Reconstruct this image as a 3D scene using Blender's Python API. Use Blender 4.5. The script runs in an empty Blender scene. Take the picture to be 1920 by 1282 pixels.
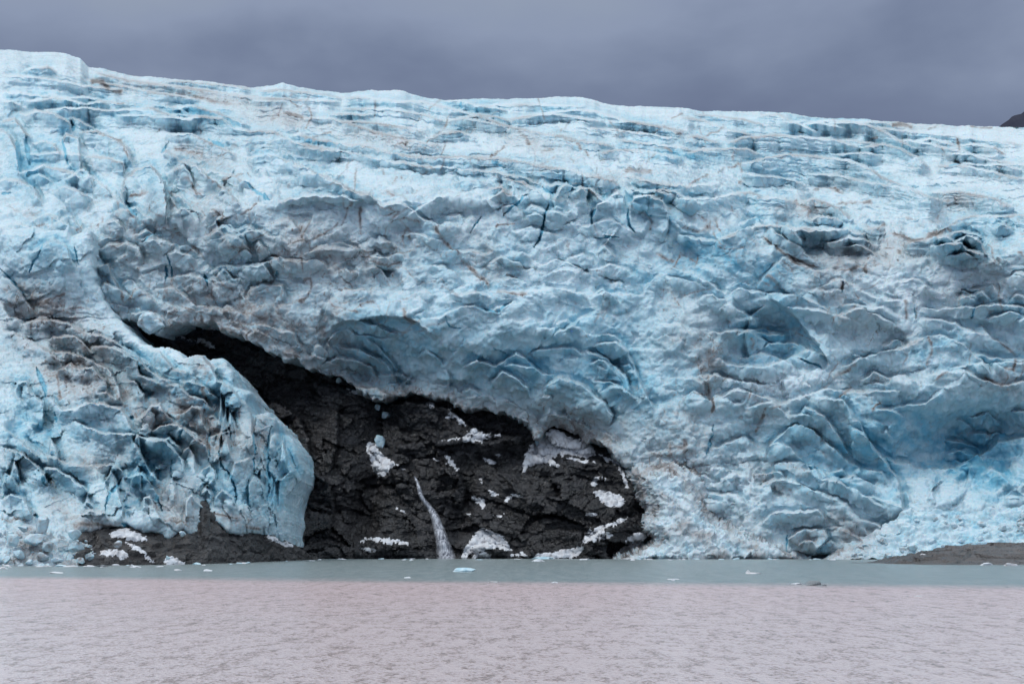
import bpy, math, random
import numpy as np
from mathutils import Vector

# ------------------------------------------------------------------ camera, sky, sun, exposure
F, HZ, HC = 3583.0, 1014.0, 8.0          # focal length and horizon row of the photograph (px), eye height (m)
SC = bpy.context.scene
COL = SC.collection
cd = bpy.data.cameras.new("camera"); cam = bpy.data.objects.new("camera", cd); COL.objects.link(cam)
cd.sensor_width = 36.0; cd.lens = 36.0 * F / 1920.0
cd.shift_y = (HZ - 641.0) / 1920.0
cd.clip_start = 1.0; cd.clip_end = 60000.0
cam.location = (0, 0, HC); cam.rotation_euler = (math.pi / 2, 0, 0)
SC.camera = cam
SC.view_settings.view_transform = 'Standard'; SC.view_settings.look = 'None'
SC.view_settings.gamma = 1.0; SC.view_settings.exposure = 0.0

SUN_EL, SUN_AZ = 50.0, 245.0              # degrees; azimuth measured clockwise from +Y
w = bpy.data.worlds.new("World"); SC.world = w; w.use_nodes = True
nt = w.node_tree; N = nt.nodes; L = nt.links; N.clear()
def nd(t, **k):
    n = N.new(t)
    for a, b in k.items(): setattr(n, a, b)
    return n
wo = nd('ShaderNodeOutputWorld'); bg = nd('ShaderNodeBackground'); L.new(bg.outputs[0], wo.inputs[0])
sky = nd('ShaderNodeTexSky', sky_type='NISHITA', sun_disc=False)
sky.sun_elevation = math.radians(SUN_EL); sky.sun_rotation = math.radians(SUN_AZ)
tc = nd('ShaderNodeTexCoord'); sx = nd('ShaderNodeSeparateXYZ'); L.new(tc.outputs['Generated'], sx.inputs[0])
rmp = nd('ShaderNodeValToRGB'); cr = rmp.color_ramp
stops = [(0.0, (.14, .18, .26)), (.19, (.145, .18, .285)), (.225, (.19, .235, .35)), (.27, (.275, .33, .46)), (.36, (.35, .41, .49)), (.8, (.78, .85, .90)), (1, (.90, .97, 1.03))]
cr.elements[0].position = 0; cr.elements[1].position = 1
for p, c in stops[1:-1]: cr.elements.new(p)
for e, (p, c) in zip(cr.elements, stops): e.position = p; e.color = (*c, 1)
# cloud layers: soft streaks over the direction of view
mp = nd('ShaderNodeMapping'); mp.inputs['Scale'].default_value = (2.4, 2.4, 5.0); mp.inputs['Rotation'].default_value = (0, math.radians(7), 0)
L.new(tc.outputs['Generated'], mp.inputs[0])
nz = nd('ShaderNodeTexNoise'); nz.inputs['Scale'].default_value = 2.2; nz.inputs['Detail'].default_value = 5; nz.inputs['Roughness'].default_value = .5; nz.inputs['Distortion'].default_value = .15
L.new(mp.outputs[0], nz.inputs['Vector'])
m1 = nd('ShaderNodeMath', operation='MULTIPLY_ADD'); L.new(nz.outputs['Fac'], m1.inputs[0]); m1.inputs[1].default_value = .26; m1.inputs[2].default_value = -.13
# lifts the deck a little towards the left of the view
m0 = nd('ShaderNodeMath', operation='MULTIPLY_ADD'); L.new(sx.outputs['X'], m0.inputs[0]); m0.inputs[1].default_value = -.04; L.new(m1.outputs[0], m0.inputs[2])
m2 = nd('ShaderNodeMath', operation='ADD'); L.new(sx.outputs['Z'], m2.inputs[0]); L.new(m0.outputs[0], m2.inputs[1])
L.new(m2.outputs[0], rmp.inputs[0])
# sky behind the viewer brightened as unseen fill on the ice faces
br = nd('ShaderNodeMapRange'); L.new(sx.outputs['Y'], br.inputs[0])
for i, v in ((1, .6), (2, -.6), (3, 1.0), (4, 2.1)): br.inputs[i].default_value = v
mm = nd('ShaderNodeVectorMath', operation='SCALE'); L.new(rmp.outputs[0], mm.inputs[0]); L.new(br.outputs[0], mm.inputs['Scale'])
sk = nd('ShaderNodeVectorMath', operation='SCALE'); L.new(sky.outputs[0], sk.inputs[0]); sk.inputs['Scale'].default_value = .05
mx = nd('ShaderNodeMix', data_type='RGBA'); mx.inputs[0].default_value = .93
L.new(sk.outputs[0], mx.inputs[6]); L.new(mm.outputs[0], mx.inputs[7]); L.new(mx.outputs[2], bg.inputs[0]); bg.inputs[1].default_value = 1.0

sd = bpy.data.lights.new("sun", 'SUN'); sd.energy = 1.0; sd.angle = math.radians(14); sd.color = (1, .97, .93)
so = bpy.data.objects.new("sun", sd); COL.objects.link(so)
a, e = math.radians(SUN_AZ), math.radians(SUN_EL)
so.rotation_euler = Vector((math.sin(a) * math.cos(e), math.cos(a) * math.cos(e), math.sin(e))).to_track_quat('Z', 'Y').to_euler()
so.location = (0, 0, 400)

# ------------------------------------------------------------------ noise
rs = np.random.RandomState(7)
PERM = np.tile(rs.permutation(256).astype(np.int32), 3)
GR = rs.normal(size=(256, 3)).astype(np.float32); GR /= np.linalg.norm(GR, axis=1)[:, None]
JT = rs.rand(256, 3).astype(np.float32)
def perlin(P):
    """P (n,3) -> about -1..1"""
    P = P.astype(np.float32)
    I = np.floor(P).astype(np.int32); f = P - I; I &= 255
    s = f * f * f * (f * (f * 6 - 15) + 10)
    out = 0
    for dx in (0, 1):
        wx = s[:, 0] if dx else 1 - s[:, 0]; hx = PERM[(I[:, 0] + dx)]
        for dy in (0, 1):
            wy = s[:, 1] if dy else 1 - s[:, 1]; hy = PERM[hx + ((I[:, 1] + dy) & 255)]
            for dz in (0, 1):
                wz = s[:, 2] if dz else 1 - s[:, 2]; g = GR[PERM[hy + ((I[:, 2] + dz) & 255)]]
                d = g[:, 0] * (f[:, 0] - dx) + g[:, 1] * (f[:, 1] - dy) + g[:, 2] * (f[:, 2] - dz)
                out = out + wx * wy * wz * d
    return out * 1.6
def fbm(P, lam, octv=4, gain=.5, kind=0):
    a, s, o = 1.0, 1.0 / lam, 0; t = 0
    for i in range(octv):
        n = perlin(P * s + 17.3 * i)
        if kind == 1: n = 1 - 2 * np.abs(n)            # ridged
        elif kind == 2: n = 2 * np.abs(n) - .6          # billow
        o = o + a * n; t += a; a *= gain; s *= 2.03
    return o / t
def worley(P):
    """returns F1, F2, id(0..1) on a jittered grid"""
    P = P.astype(np.float32); I = np.floor(P).astype(np.int32); f = P - I
    f1 = np.full(len(P), 9., np.float32); f2 = f1.copy(); idn = np.zeros(len(P), np.int32)
    for dx in (-1, 0, 1):
        hx = PERM[(I[:, 0] + dx) & 255]
        for dy in (-1, 0, 1):
            hy = PERM[hx + ((I[:, 1] + dy) & 255)]
            for dz in (-1, 0, 1):
                h = PERM[hy + ((I[:, 2] + dz) & 255)]; j = JT[h]
                d = np.sqrt((j[:, 0] + dx - f[:, 0]) ** 2 + (j[:, 1] + dy - f[:, 1]) ** 2 + (j[:, 2] + dz - f[:, 2]) ** 2)
                c = d < f1
                f2 = np.where(c, f1, np.minimum(f2, d)); idn = np.where(c, h, idn); f1 = np.where(c, d, f1)
    return f1, f2, idn / 255.0
def warp(P, lam, amp, seed=0.0):
    q = P / lam + seed
    return P + amp * np.stack([perlin(q), perlin(q + 31.7), perlin(q + 57.1)], 1)
def cells(P, scale, seed=0.0, rot=None):
    """worley with anisotropic cell size scale=(sx,sy,sz) in metres"""
    if rot is not None:
        c, s = math.cos(rot), math.sin(rot); P = np.stack([P[:, 0] * c - P[:, 2] * s, P[:, 1], P[:, 0] * s + P[:, 2] * c], 1)
    return worley(P / np.array(scale, np.float32) + seed)
def facets(P, scale, seed=0.0, tilt=.8):
    """broken planes: every cell is a plane of its own tilt"""
    q = P / np.array(scale, np.float32) + seed
    I = np.floor(q).astype(np.int32); f = q - I
    f1 = np.full(len(P), 9., np.float32); val = np.zeros(len(P), np.float32)
    for dx in (-1, 0, 1):
        hx = PERM[(I[:, 0] + dx) & 255]
        for dy in (-1, 0, 1):
            hy = PERM[hx + ((I[:, 1] + dy) & 255)]
            for dz in (-1, 0, 1):
                h = PERM[hy + ((I[:, 2] + dz) & 255)]; j = JT[h]
                r = [j[:, 0] + dx - f[:, 0], j[:, 1] + dy - f[:, 1], j[:, 2] + dz - f[:, 2]]
                d = r[0] ** 2 + r[1] ** 2 + r[2] ** 2
                c = d < f1; g = GR[h]
                v = (g[:, 0] * r[0] + g[:, 1] * r[1] * .3 + g[:, 2] * r[2]) * tilt + (JT[h, 1] - .5) * .7
                val = np.where(c, v, val); f1 = np.where(c, d, f1)
    return val
def sstep(a, b, x):
    t = np.clip((x - a) / (b - a), 0, 1); return t * t * (3 - 2 * t)

# ------------------------------------------------------------------ photo measurements -> world
def W(u, v, D): return np.stack([(u - 960) / F * D, D + 0 * u, HC + (HZ - v) / F * D], -1)
def proj(P): return 960 + F * P[..., 0] / P[..., 1], HZ - F * (P[..., 2] - HC) / P[..., 1]
def K(ox, oy, s, pts): return [(ox + x / s, oy + y / s) for x, y in pts]
C1 = lambda *p: K(0, 60, 2.914, p)
C2 = lambda *p: K(640, 100, 2.914, p)
C3 = lambda *p: K(1280, 140, 2.914, p)
C4 = lambda *p: K(0, 460, 3.0, p)
C5 = lambda *p: K(560, 460, 2.8235, p)
C6 = lambda *p: K(1240, 460, 2.8235, p)
C7 = lambda *p: K(0, 800, 3.0, p)
C8 = lambda *p: K(560, 800, 2.8235, p)
C9 = lambda *p: K(1240, 800, 2.8235, p)
def densify(pl, step=9, closed=False):
    """Catmull-Rom through the points"""
    p = np.array(pl, float); n = len(p); out = []
    for i in range(n if closed else n - 1):
        p1, p2 = p[i], p[(i + 1) % n]
        p0 = p[(i - 1) % n] if closed or i else 2 * p1 - p2
        p3 = p[(i + 2) % n] if closed or i < n - 2 else 2 * p2 - p1
        k = max(1, int(np.hypot(*(p2 - p1)) / step))
        for j in range(k):
            t = j / k
            out.append(.5 * ((2 * p1) + (-p0 + p2) * t + (2 * p0 - 5 * p1 + 4 * p2 - p3) * t * t + (-p0 + 3 * p1 - 3 * p2 + p3) * t ** 3))
    if not closed: out.append(p[-1])
    return np.array(out)
def polyl(pl, step=7):
    """straight runs between the points, for broken edges"""
    p = np.array(pl, float); out = []
    for a, b in zip(p[:-1], p[1:]):
        k = max(1, int(np.hypot(*(b - a)) / 40)); out += [a + (b - a) * j / k for j in range(k)]
    return np.array(out + [p[-1]])
def linedist(U, V, pl):
    """nearest point on a polyline: distance, side (+ = left of travel = behind the crest), arc position 0..1, foot"""
    best = np.full(U.shape, 1e9); side = np.zeros(U.shape); arc = np.zeros(U.shape); fu = U.copy(); fv = V.copy()
    seg = np.hypot(*(pl[1:] - pl[:-1]).T); tot = seg.sum(); acc = 0
    for i in range(len(pl) - 1):
        a, b = pl[i], pl[i + 1]; d = b - a; l2 = max(d @ d, 1e-9)
        t = np.clip(((U - a[0]) * d[0] + (V - a[1]) * d[1]) / l2, 0, 1)
        qx = a[0] + t * d[0]; qy = a[1] + t * d[1]
        r = (U - qx) ** 2 + (V - qy) ** 2; c = r < best
        if c.any():
            cr_ = d[0] * (V - a[1]) - d[1] * (U - a[0])
            best = np.where(c, r, best); side = np.where(c, -np.sign(cr_), side)
            arc = np.where(c, (acc + t * seg[i]) / tot, arc); fu = np.where(c, qx, fu); fv = np.where(c, qy, fv)
        acc += seg[i]
    return np.sqrt(best), side, arc, fu, fv
def inpoly(U, V, pl):
    r = np.zeros(U.shape, bool); n = len(pl)
    for i in range(n):
        (x1, y1), (x2, y2) = pl[i], pl[(i + 1) % n]
        if y1 == y2: continue
        c = ((y1 > V) != (y2 > V)) & (U < (x2 - x1) * (V - y1) / (y2 - y1) + x1); r ^= c
    return r
def sdf(U, V, pl, far=60):
    """signed distance to a closed outline (+ inside) and the foot on it; exact only near the outline"""
    pc = np.vstack([pl, pl[:1]]); lo = pc.min(0) - far; hi = pc.max(0) + far
    out = np.full(U.shape, -1e3); fu = U.copy(); fv = V.copy()
    m = (U > lo[0]) & (U < hi[0]) & (V > lo[1]) & (V < hi[1])
    d, s, ar, a, b = linedist(U[m], V[m], pc); ins = inpoly(U[m], V[m], pl)
    out[m] = np.where(ins, d, -d); fu[m] = a; fv[m] = b
    return out, fu, fv

def add_crests(U, V, A, M, G, kg, crests):
    """A: how far the ice stands out towards the water (m); G: how fast the bare slope recedes (m per px of rise).
    crest = (polyline, amp m, front width px, back width px): steep face in front, a step back behind it"""
    for pl, amp, wb, wa in crests:
        p = polyl(pl)
        # displaced crests rise in the view: start them lower so that they end where they were traced
        lo = p.min(0) - 5.6 * wb - 10; hi = p.max(0) + 5.6 * wb + 10; lo[1] -= 20 * wa
        m = np.nonzero((U > lo[0]) & (U < hi[0]) & (V > lo[1] - 10) & (V < hi[1] + 40))[0]
        if not len(m): continue
        u, v = U[m], V[m]; wb = wb * 1.25; g_ = G[m]
        wob = np.clip(1.5 / g_, .35, 1) * (3.2 * perlin(np.stack([u / 19, v / 19, 0 * u + 3.3], 1))) + np.clip(1.2 / g_, .3, 1) * 1.1 * perlin(np.stack([u / 6, v / 6, 0 * u + 8.3], 1))
        d, s, ar, _, _ = linedist(u, v + wob, p)
        s = d * s; t = sstep(-2.6, 2.2, s); g = G[m]
        L_ = np.hypot(*(p[1:] - p[:-1]).T).sum()
        ends = sstep(0, min(.35, 22 / L_), ar) * sstep(0, min(.35, 22 / L_), 1 - ar)
        over = ((ar <= 0) | (ar >= 1)); ends = np.where(over, 0, ends)
        # no slope in front may lean out much further than plumb
        af = .75 * amp + kg * g * wb * 1.3; lf = np.maximum(1.6 * wb, af / (1.0 * g + .16))
        ab = .55 * amp + .5 * kg * g * wb; lb = np.maximum(3.0 * wa, ab / (1.0 * g + .10))
        lf = np.minimum(lf, 4.5 * wb); lb = np.minimum(lb, 14 * wa)
        front = af * np.clip(1 - np.abs(s) / lf, 0, 1) ** 1.15
        back = -ab * np.exp(-np.abs(s) / lb)
        A[m] += ends * (front * (1 - t) + back * t)
        # blue glow of dense ice painted behind and below; edge highlight painted, or dirt
        k = ends * min(1, amp / 6); e = np.clip(.5 + 1.6 * perlin(np.stack([u / 60, v / 40, 0 * u + 6.6], 1)), 0, 1)
        M[m, 0] += k * (.30 * np.exp(-((s - 7) / 6.0) ** 2) + .16 * np.exp(-((s + .5 * wb) / (.5 * wb)) ** 2))
        rim = np.exp(-((s + 1.2) / 2.6) ** 2)
        M[m, 2] += .45 * k * rim * (1 - e) * np.clip(g / 2, .12, 1); M[m, 1] += .55 * k * rim * e * np.clip(g / 1.2, .4, 1)
        M[m, 3] = np.maximum(M[m, 3], ends * np.exp(-((s + .5) / 4.5) ** 2))
def add_cracks(U, V, A, M, cracks):
    for pl, wd, dep in cracks:
        p = densify(pl); lo = p.min(0) - 20; hi = p.max(0) + 20
        m = np.nonzero((U > lo[0]) & (U < hi[0]) & (V > lo[1]) & (V < hi[1]))[0]
        u, v = U[m], V[m]
        wob = 1.5 * perlin(np.stack([u / 9, v / 9, 0 * u + 1.3], 1))
        d, s, ar, _, _ = linedist(u + wob, v, p)
        ww = wd * np.sin(np.pi * np.clip(ar, .03, .97)) ** .6
        g = sstep(1.15, .5, d / ww)
        A[m] -= .55 * dep * g; M[m, 0] += 1.1 * g  # luminous blue of deep cracks put into the colour
        M[m, 1] -= .4 * g
def ell(U, V, u, v, ru, rv, ang=0, hard=1.0):
    c, s = math.cos(math.radians(ang)), math.sin(math.radians(ang))
    x = ((U - u) * c + (V - v) * s) / ru; y = (-(U - u) * s + (V - v) * c) / rv
    return np.exp(-(x * x + y * y) ** hard)
def add_blobs(U, V, A, blobs):
    for b in blobs:
        A += b[0] * ell(U, V, *b[1:])

def grid_normals(P):
    du = np.gradient(P, axis=1); dv = np.gradient(P, axis=0)
    n = np.cross(du, dv); n /= np.linalg.norm(n, axis=2)[..., None] + 1e-9
    return n
def blur(P, r):
    """separable box blur of a (rows, cols, k) grid, edges held"""
    for ax in (0, 1):
        pw = [(0, 0)] * P.ndim; pw[ax] = (r + 1, r); c = np.cumsum(np.pad(P, pw, 'edge'), axis=ax); n = P.shape[ax]; k = 2 * r + 1
        P = (np.take(c, range(k, k + n), ax) - np.take(c, range(0, n), ax)) / k
    return P
def soft_normals(Pf, shp, r): return grid_normals(blur(Pf.reshape(*shp, 3).astype(np.float64), r)).reshape(-1, 3)
def cols(u0, u1, a, b, step, out):
    return np.concatenate([np.arange(u0, a, out), np.arange(a, b, step), np.arange(b, u1 + out, out)])

# ------------------------------------------------------------------ scene helpers
def tag(o, label=None, cat=None, group=None, kind=None):
    for k, v in (('label', label), ('category', cat), ('group', group), ('kind', kind)):
        if v: o[k] = v
    return o
def empty(name, loc=(0, 0, 0)):
    o = bpy.data.objects.new(name, None); COL.objects.link(o); o.location = loc; o.empty_display_size = 5; return o
def mesh_np(name, verts, faces, mat, parent=None, attrs=None, smooth=True, origin=None):
    """faces: (n,3) or (n,4) int array"""
    verts = np.asarray(verts, np.float32).reshape(-1, 3)
    if origin is None:
        origin = np.array([verts[:, 0].mean(), verts[:, 1].mean(), verts[:, 2].min()])
    if parent is not None: po = np.array(parent.location)
    else: po = np.zeros(3)
    me = bpy.data.meshes.new(name); k = faces.shape[1]; n = len(faces)
    me.vertices.add(len(verts)); me.vertices.foreach_set('co', (verts - origin.astype(np.float32)).ravel())
    me.loops.add(n * k); me.loops.foreach_set('vertex_index', faces.astype(np.int32).ravel())
    me.polygons.add(n); me.polygons.foreach_set('loop_start', np.arange(0, n * k, k, dtype=np.int32))
    me.update(calc_edges=True)
    me.polygons.foreach_set('use_smooth', np.full(n, bool(smooth)))
    if attrs is not None:
        at = me.color_attributes.new('mask', 'FLOAT_COLOR', 'POINT')
        c = np.ones((len(verts), 4), np.float32); c[:, :attrs.shape[1]] = attrs
        at.data.foreach_set('color', c.ravel())
    me.materials.append(mat); me.validate(); me.update()
    o = bpy.data.objects.new(name, me); COL.objects.link(o)
    o.location = Vector((origin - po).tolist())
    if parent is not None: o.parent = parent
    return o
def grid_mesh(name, P, keep, mat, parent=None, attrs=None, smooth=True):
    """keep: (r-1,c-1) bool of faces"""
    r, c = P.shape[:2]; idx = np.arange(r * c).reshape(r, c)
    q = np.stack([idx[:-1, :-1], idx[1:, :-1], idx[1:, 1:], idx[:-1, 1:]], -1)[keep]
    used = np.unique(q); rem = np.full(r * c, -1, np.int64); rem[used] = np.arange(len(used))
    return mesh_np(name, P.reshape(-1, 3)[used], rem[q], mat, parent, None if attrs is None else attrs.reshape(r * c, -1)[used], smooth)

# ------------------------------------------------------------------ materials
class MT:
    def __init__(s, name):
        s.m = bpy.data.materials.new(name); s.m.use_nodes = True; s.t = s.m.node_tree; s.t.nodes.clear()
        s.out = s.n('ShaderNodeOutputMaterial'); s.b = s.n('ShaderNodeBsdfPrincipled'); s.l(s.b.outputs[0], s.out.inputs[0])
        s.pos = s.n('ShaderNodeNewGeometry')
    def n(s, t, **k):
        x = s.t.nodes.new(t)
        for a, b in k.items(): setattr(x, a, b)
        return x
    def l(s, a, b): s.t.links.new(a, b)
    def noise(s, scale, detail=4, rough=.55, dist=0, stretch=None, rot=None, typ=None):
        v = s.pos.outputs['Position']
        if stretch or rot:
            m = s.n('ShaderNodeMapping'); s.l(v, m.inputs[0]); v = m.outputs[0]
            if stretch: m.inputs['Scale'].default_value = stretch
            if rot: m.inputs['Rotation'].default_value = rot
        x = s.n('ShaderNodeTexNoise'); s.l(v, x.inputs['Vector'])
        if typ: x.noise_type = typ
        x.inputs['Scale'].default_value = scale; x.inputs['Detail'].default_value = detail
        x.inputs['Roughness'].default_value = rough; x.inputs['Distortion'].default_value = dist
        return x.outputs['Fac']
    def mr(s, x, a, b, c=0., d=1., smooth=False):
        m = s.n('ShaderNodeMapRange'); s.l(x, m.inputs[0])
        if smooth: m.interpolation_type = 'SMOOTHSTEP'
        for i, v in ((1, a), (2, b), (3, c), (4, d)): m.inputs[i].default_value = v
        return m.outputs[0]
    def math(s, op, a, b=None, c=None, clamp=False):
        m = s.n('ShaderNodeMath', operation=op); m.use_clamp = clamp
        for i, v in enumerate((a, b, c)):
            if v is None: continue
            if isinstance(v, (int, float)): m.inputs[i].default_value = v
            else: s.l(v, m.inputs[i])
        return m.outputs[0]
    def mix(s, f, a, b):
        m = s.n('ShaderNodeMix', data_type='RGBA')
        for i, v in ((0, f), (6, a), (7, b)):
            if isinstance(v, (int, float)): m.inputs[i].default_value = v
            elif isinstance(v, tuple): m.inputs[i].default_value = (*v, 1)
            else: s.l(v, m.inputs[i])
        return m.outputs[2]
    def attr(s):
        a = s.n('ShaderNodeVertexColor', layer_name='mask'); q = s.n('ShaderNodeSeparateColor'); s.l(a.outputs[0], q.inputs[0]); return q.outputs
    def nz(s):
        q = s.n('ShaderNodeSeparateXYZ'); s.l(s.pos.outputs['True Normal'], q.inputs[0]); return q.outputs[2]
    def bump(s, h, dist, strength=1.0, prev=None):
        b = s.n('ShaderNodeBump'); s.l(h, b.inputs['Height']); b.inputs['Distance'].default_value = dist; b.inputs['Strength'].default_value = strength
        if prev: s.l(prev, b.inputs['Normal'])
        return b.outputs[0]
    def fin(s, color, rough=.6, spec=.3, normal=None):
        s.l(color, s.b.inputs['Base Color']) if not isinstance(color, tuple) else setattr(s.b.inputs['Base Color'], 'default_value', (*color, 1))
        if isinstance(rough, float): s.b.inputs['Roughness'].default_value = rough
        else: s.l(rough, s.b.inputs['Roughness'])
        s.b.inputs['Specular IOR Level'].default_value = spec
        if normal: s.l(normal, s.b.inputs['Normal'])
        return s.m

def ice_material(name, use_attr=True, dirt=1.0):
    s = MT(name)
    nzv = s.nz()
    n1 = s.noise(.018, 5, .6, .8); n2 = s.noise(.09, 5, .62, 1.2); n3 = s.noise(.5, 6, .65)
    if use_attr:
        R, G, B = s.attr()[:3]
    # dense blue ice against white weathered crust; highlights on tops painted in by slope
    top = s.mr(nzv, .5, .98, 0., 1.)
    f = s.math('MULTIPLY_ADD', n1, .8, .10)
    f = s.math('ADD', f, s.mr(n2, .3, .7, -.16, .16)); f = s.math('ADD', f, s.mr(n3, .3, .7, -.12, .12))
    f = s.math('SUBTRACT', f, s.math('MULTIPLY', top, .30))
    if use_attr:
        f = s.math('ADD', f, s.math('MULTIPLY_ADD', R, .9, -.22)); f = s.math('SUBTRACT', f, s.math('MULTIPLY', B, .8))
    else: f = s.math('SUBTRACT', f, .22)
    f = s.math('ADD', f, 0.0, clamp=True)
    c = s.mix(s.mr(f, 0, .55), (.56, .665, .72), (.35, .555, .65)); c = s.mix(s.mr(f, .5, 1.), c, (.14, .42, .57))
    # dirt: warm film, thin veins, vertical drip streaks
    film = s.math('MULTIPLY', s.mr(n1, .40, .62), s.mr(s.noise(.22, 6, .68, .8), .42, .68))
    vn = s.noise(.055, 5, .6, 1.6); vein = s.mr(s.math('ABSOLUTE', s.math('SUBTRACT', vn, .5)), .0, .012, 1., 0.)
    vein = s.math('MULTIPLY', vein, s.mr(n2, .46, .6))
    st = s.mr(s.noise(1.0, 4, .6, .2, (.55, .55, .045)), .56, .70)
    st = s.math('MULTIPLY', st, s.mr(s.noise(.05, 3, .5), .5, .62))
    speck = s.mr(s.noise(.9, 5, .75), .60, .72)
    if use_attr:
        d = s.math('MULTIPLY', film, s.math('MULTIPLY_ADD', G, .7, .32))
        d = s.math('ADD', d, s.math('MULTIPLY', vein, s.math('MULTIPLY_ADD', G, .8, .45)))
        d = s.math('ADD', d, s.math('MULTIPLY', st, s.math('MULTIPLY_ADD', G, 1., .22)))
        d = s.math('ADD', d, s.math('MULTIPLY', speck, s.math('MULTIPLY_ADD', G, .7, .12)))
        d = s.math('ADD', d, s.math('MULTIPLY', G, .62))
    else:
        d = s.math('ADD', s.math('MULTIPLY', film, .6 * dirt), s.math('MULTIPLY', speck, .6 * dirt)); d = s.math('ADD', d, s.mr(s.noise(.35, 3), .5, .7, 0, .5))
    d = s.math('MULTIPLY', d, 1.0, clamp=True)
    c = s.mix(s.mr(d, 0, .6), c, (.32, .315, .32)); c = s.mix(s.mr(d, .5, 1.1), c, (.085, .074, .068))
    b0 = s.bump(s.noise(.5, 5, .6, .2, (1, 1, .22)), .9, .6)
    b1 = s.bump(s.noise(.55, 6, .6, .3), .8, .42, b0)
    b2 = s.bump(s.noise(2.6, 4, .7), .2, .3, b1)
    m = s.fin(c, .5, .35, b2)
    s.b.inputs['Subsurface Weight'].default_value = .35; s.b.inputs['Subsurface Radius'].default_value = (.25, .7, 1.0); s.b.inputs['Subsurface Scale'].default_value = .8
    return m

def rock_material(name, base=(.007, .0075, .010), brown=(.017, .014, .015), light=(.042, .040, .045)):
    s = MT(name)
    n1 = s.noise(.03, 5, .6, .6); n2 = s.noise(.25, 7, .7, .5); strat = s.noise(.35, 5, .65, .6, (.35, .6, 2.2), (0, math.radians(14), 0))
    c = s.mix(s.mr(n1, .42, .62), base, brown)
    c = s.mix(s.math('MULTIPLY', s.mr(n2, .5, .75), .42), c, light)
    c = s.mix(s.math('MULTIPLY', s.mr(strat, .56, .68), .45), c, tuple(x * .8 for x in light))
    c = s.mix(s.math('MULTIPLY', s.mr(s.noise(1.2, 4, .7), .64, .7), .4), c, tuple(x * 2 for x in light))
    b1 = s.bump(strat, 1.8, 1.0); b2 = s.bump(n2, 1.6, .9, b1); b3 = s.bump(s.noise(1.8, 6, .7), .4, .8, b2)
    vo = s.n('ShaderNodeTexVoronoi', feature='DISTANCE_TO_EDGE'); mpv = s.n('ShaderNodeMapping'); mpv.inputs['Scale'].default_value = (.055, .055, .13); mpv.inputs['Rotation'].default_value = (.2, .35, 0)
    wv = s.n('ShaderNodeVectorMath', operation='ADD'); s.l(s.pos.outputs['Position'], wv.inputs[0]); nw = s.n('ShaderNodeTexNoise'); nw.inputs['Scale'].default_value = .12; nw.inputs['Detail'].default_value = 4; s.l(s.pos.outputs['Position'], nw.inputs['Vector'])
    sw = s.n('ShaderNodeVectorMath', operation='SCALE'); s.l(nw.outputs['Color'], sw.inputs[0]); sw.inputs['Scale'].default_value = 9.; s.l(sw.outputs[0], wv.inputs[1])
    s.l(wv.outputs[0], mpv.inputs[0]); s.l(mpv.outputs[0], vo.inputs['Vector']); vo.inputs['Scale'].default_value = 1.0
    vc = s.n('ShaderNodeTexVoronoi', feature='F1'); s.l(mpv.outputs[0], vc.inputs['Vector']); vc.inputs['Scale'].default_value = 1.0
    vs_ = s.n('ShaderNodeSeparateColor'); s.l(vc.outputs['Color'], vs_.inputs[0])
    c = s.mix(s.mr(vs_.outputs[0], .5, 1., 0., .38), c, light); c = s.mix(s.mr(vs_.outputs[1], .6, 1., 0., .6), c, tuple(x * .6 for x in base))
    ck = s.mr(vo.outputs['Distance'], .0, .035, 0., 1.)
    b3 = s.bump(ck, .8, .8, b3)
    fz = s.noise(.06, 2, .5, .0, (1, 1, 1.6)); c = s.mix(s.math('MULTIPLY', s.mr(fz, .52, .56), .6), c, brown); c = s.mix(s.math('MULTIPLY', s.math('SUBTRACT', 1.0, ck), .8), c, tuple(x * .4 for x in base))
    return s.fin(c, s.mr(n2, .3, .7, .18, .5), .8, b3)

def snow_material(name):
    s = MT(name)
    n1 = s.noise(.3, 6, .7); n2 = s.noise(1.1, 5, .7)
    c = s.mix(s.mr(n1, .45, .7), (.66, .68, .72), (.50, .47, .47)); c = s.mix(s.mr(n2, .6, .75), c, (.24, .20, .18))
    return s.fin(c, .8, .2, s.bump(n2, .35, .7))

ICE = ice_material("glacier_ice")
ICE_BLOCK = ice_material("broken_ice", False)
ROCK = rock_material("wet_black_rock", brown=(.022, .020, .023), light=(.058, .057, .065))
SHORE = rock_material("shore_rock", (.030, .027, .029), (.045, .038, .037), (.10, .094, .096))
SNOW = snow_material("old_snow")
def m_rgb(name, c, r=.8):
    s = MT(name); return s.fin(c, r)

# ------------------------------------------------------------------ main glacier
SKY = np.array([(-400, 60), (-100, 84), (0, 93), (60, 98), (120, 100), (150, 108), (165, 125), (200, 131), (250, 141), (320, 149), (400, 153), (470, 165), (530, 157), (580, 167), (640, 174), (700, 169), (750, 170), (800, 184), (850, 188), (900, 186), (960, 184), (1020, 183), (1080, 182), (1110, 188), (1140, 194), (1180, 201), (1280, 202), (1310, 208), (1400, 210), (1480, 211), (1520, 220), (1600, 222), (1660, 228), (1760, 234), (1840, 237), (1920, 240), (2050, 246), (2500, 262)], float)
LIP = densify([(150, 590), (240, 600), (262, 612), (300, 622), (320, 612), (390, 606), (420, 622), (470, 643), (520, 664), (560, 680), (585, 690), (640, 712), (684, 742), (712, 750), (756, 741), (830, 748), (866, 768), (880, 764), (940, 776), (985, 796), (1001, 822), (1014, 822), (1030, 804), (1062, 806), (1090, 822), (1120, 832), (1150, 850), (1185, 890), (1204, 920), (1212, 960), (1215, 990), (1235, 1020), (1240, 1060)], 3)
VFT = np.array([(-400, 560), (0, 520), (150, 470), (300, 410), (600, 380), (1000, 375), (1250, 400), (1400, 470), (1700, 500), (1920, 470), (2300, 470)], float)   # top of the steep front
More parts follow.
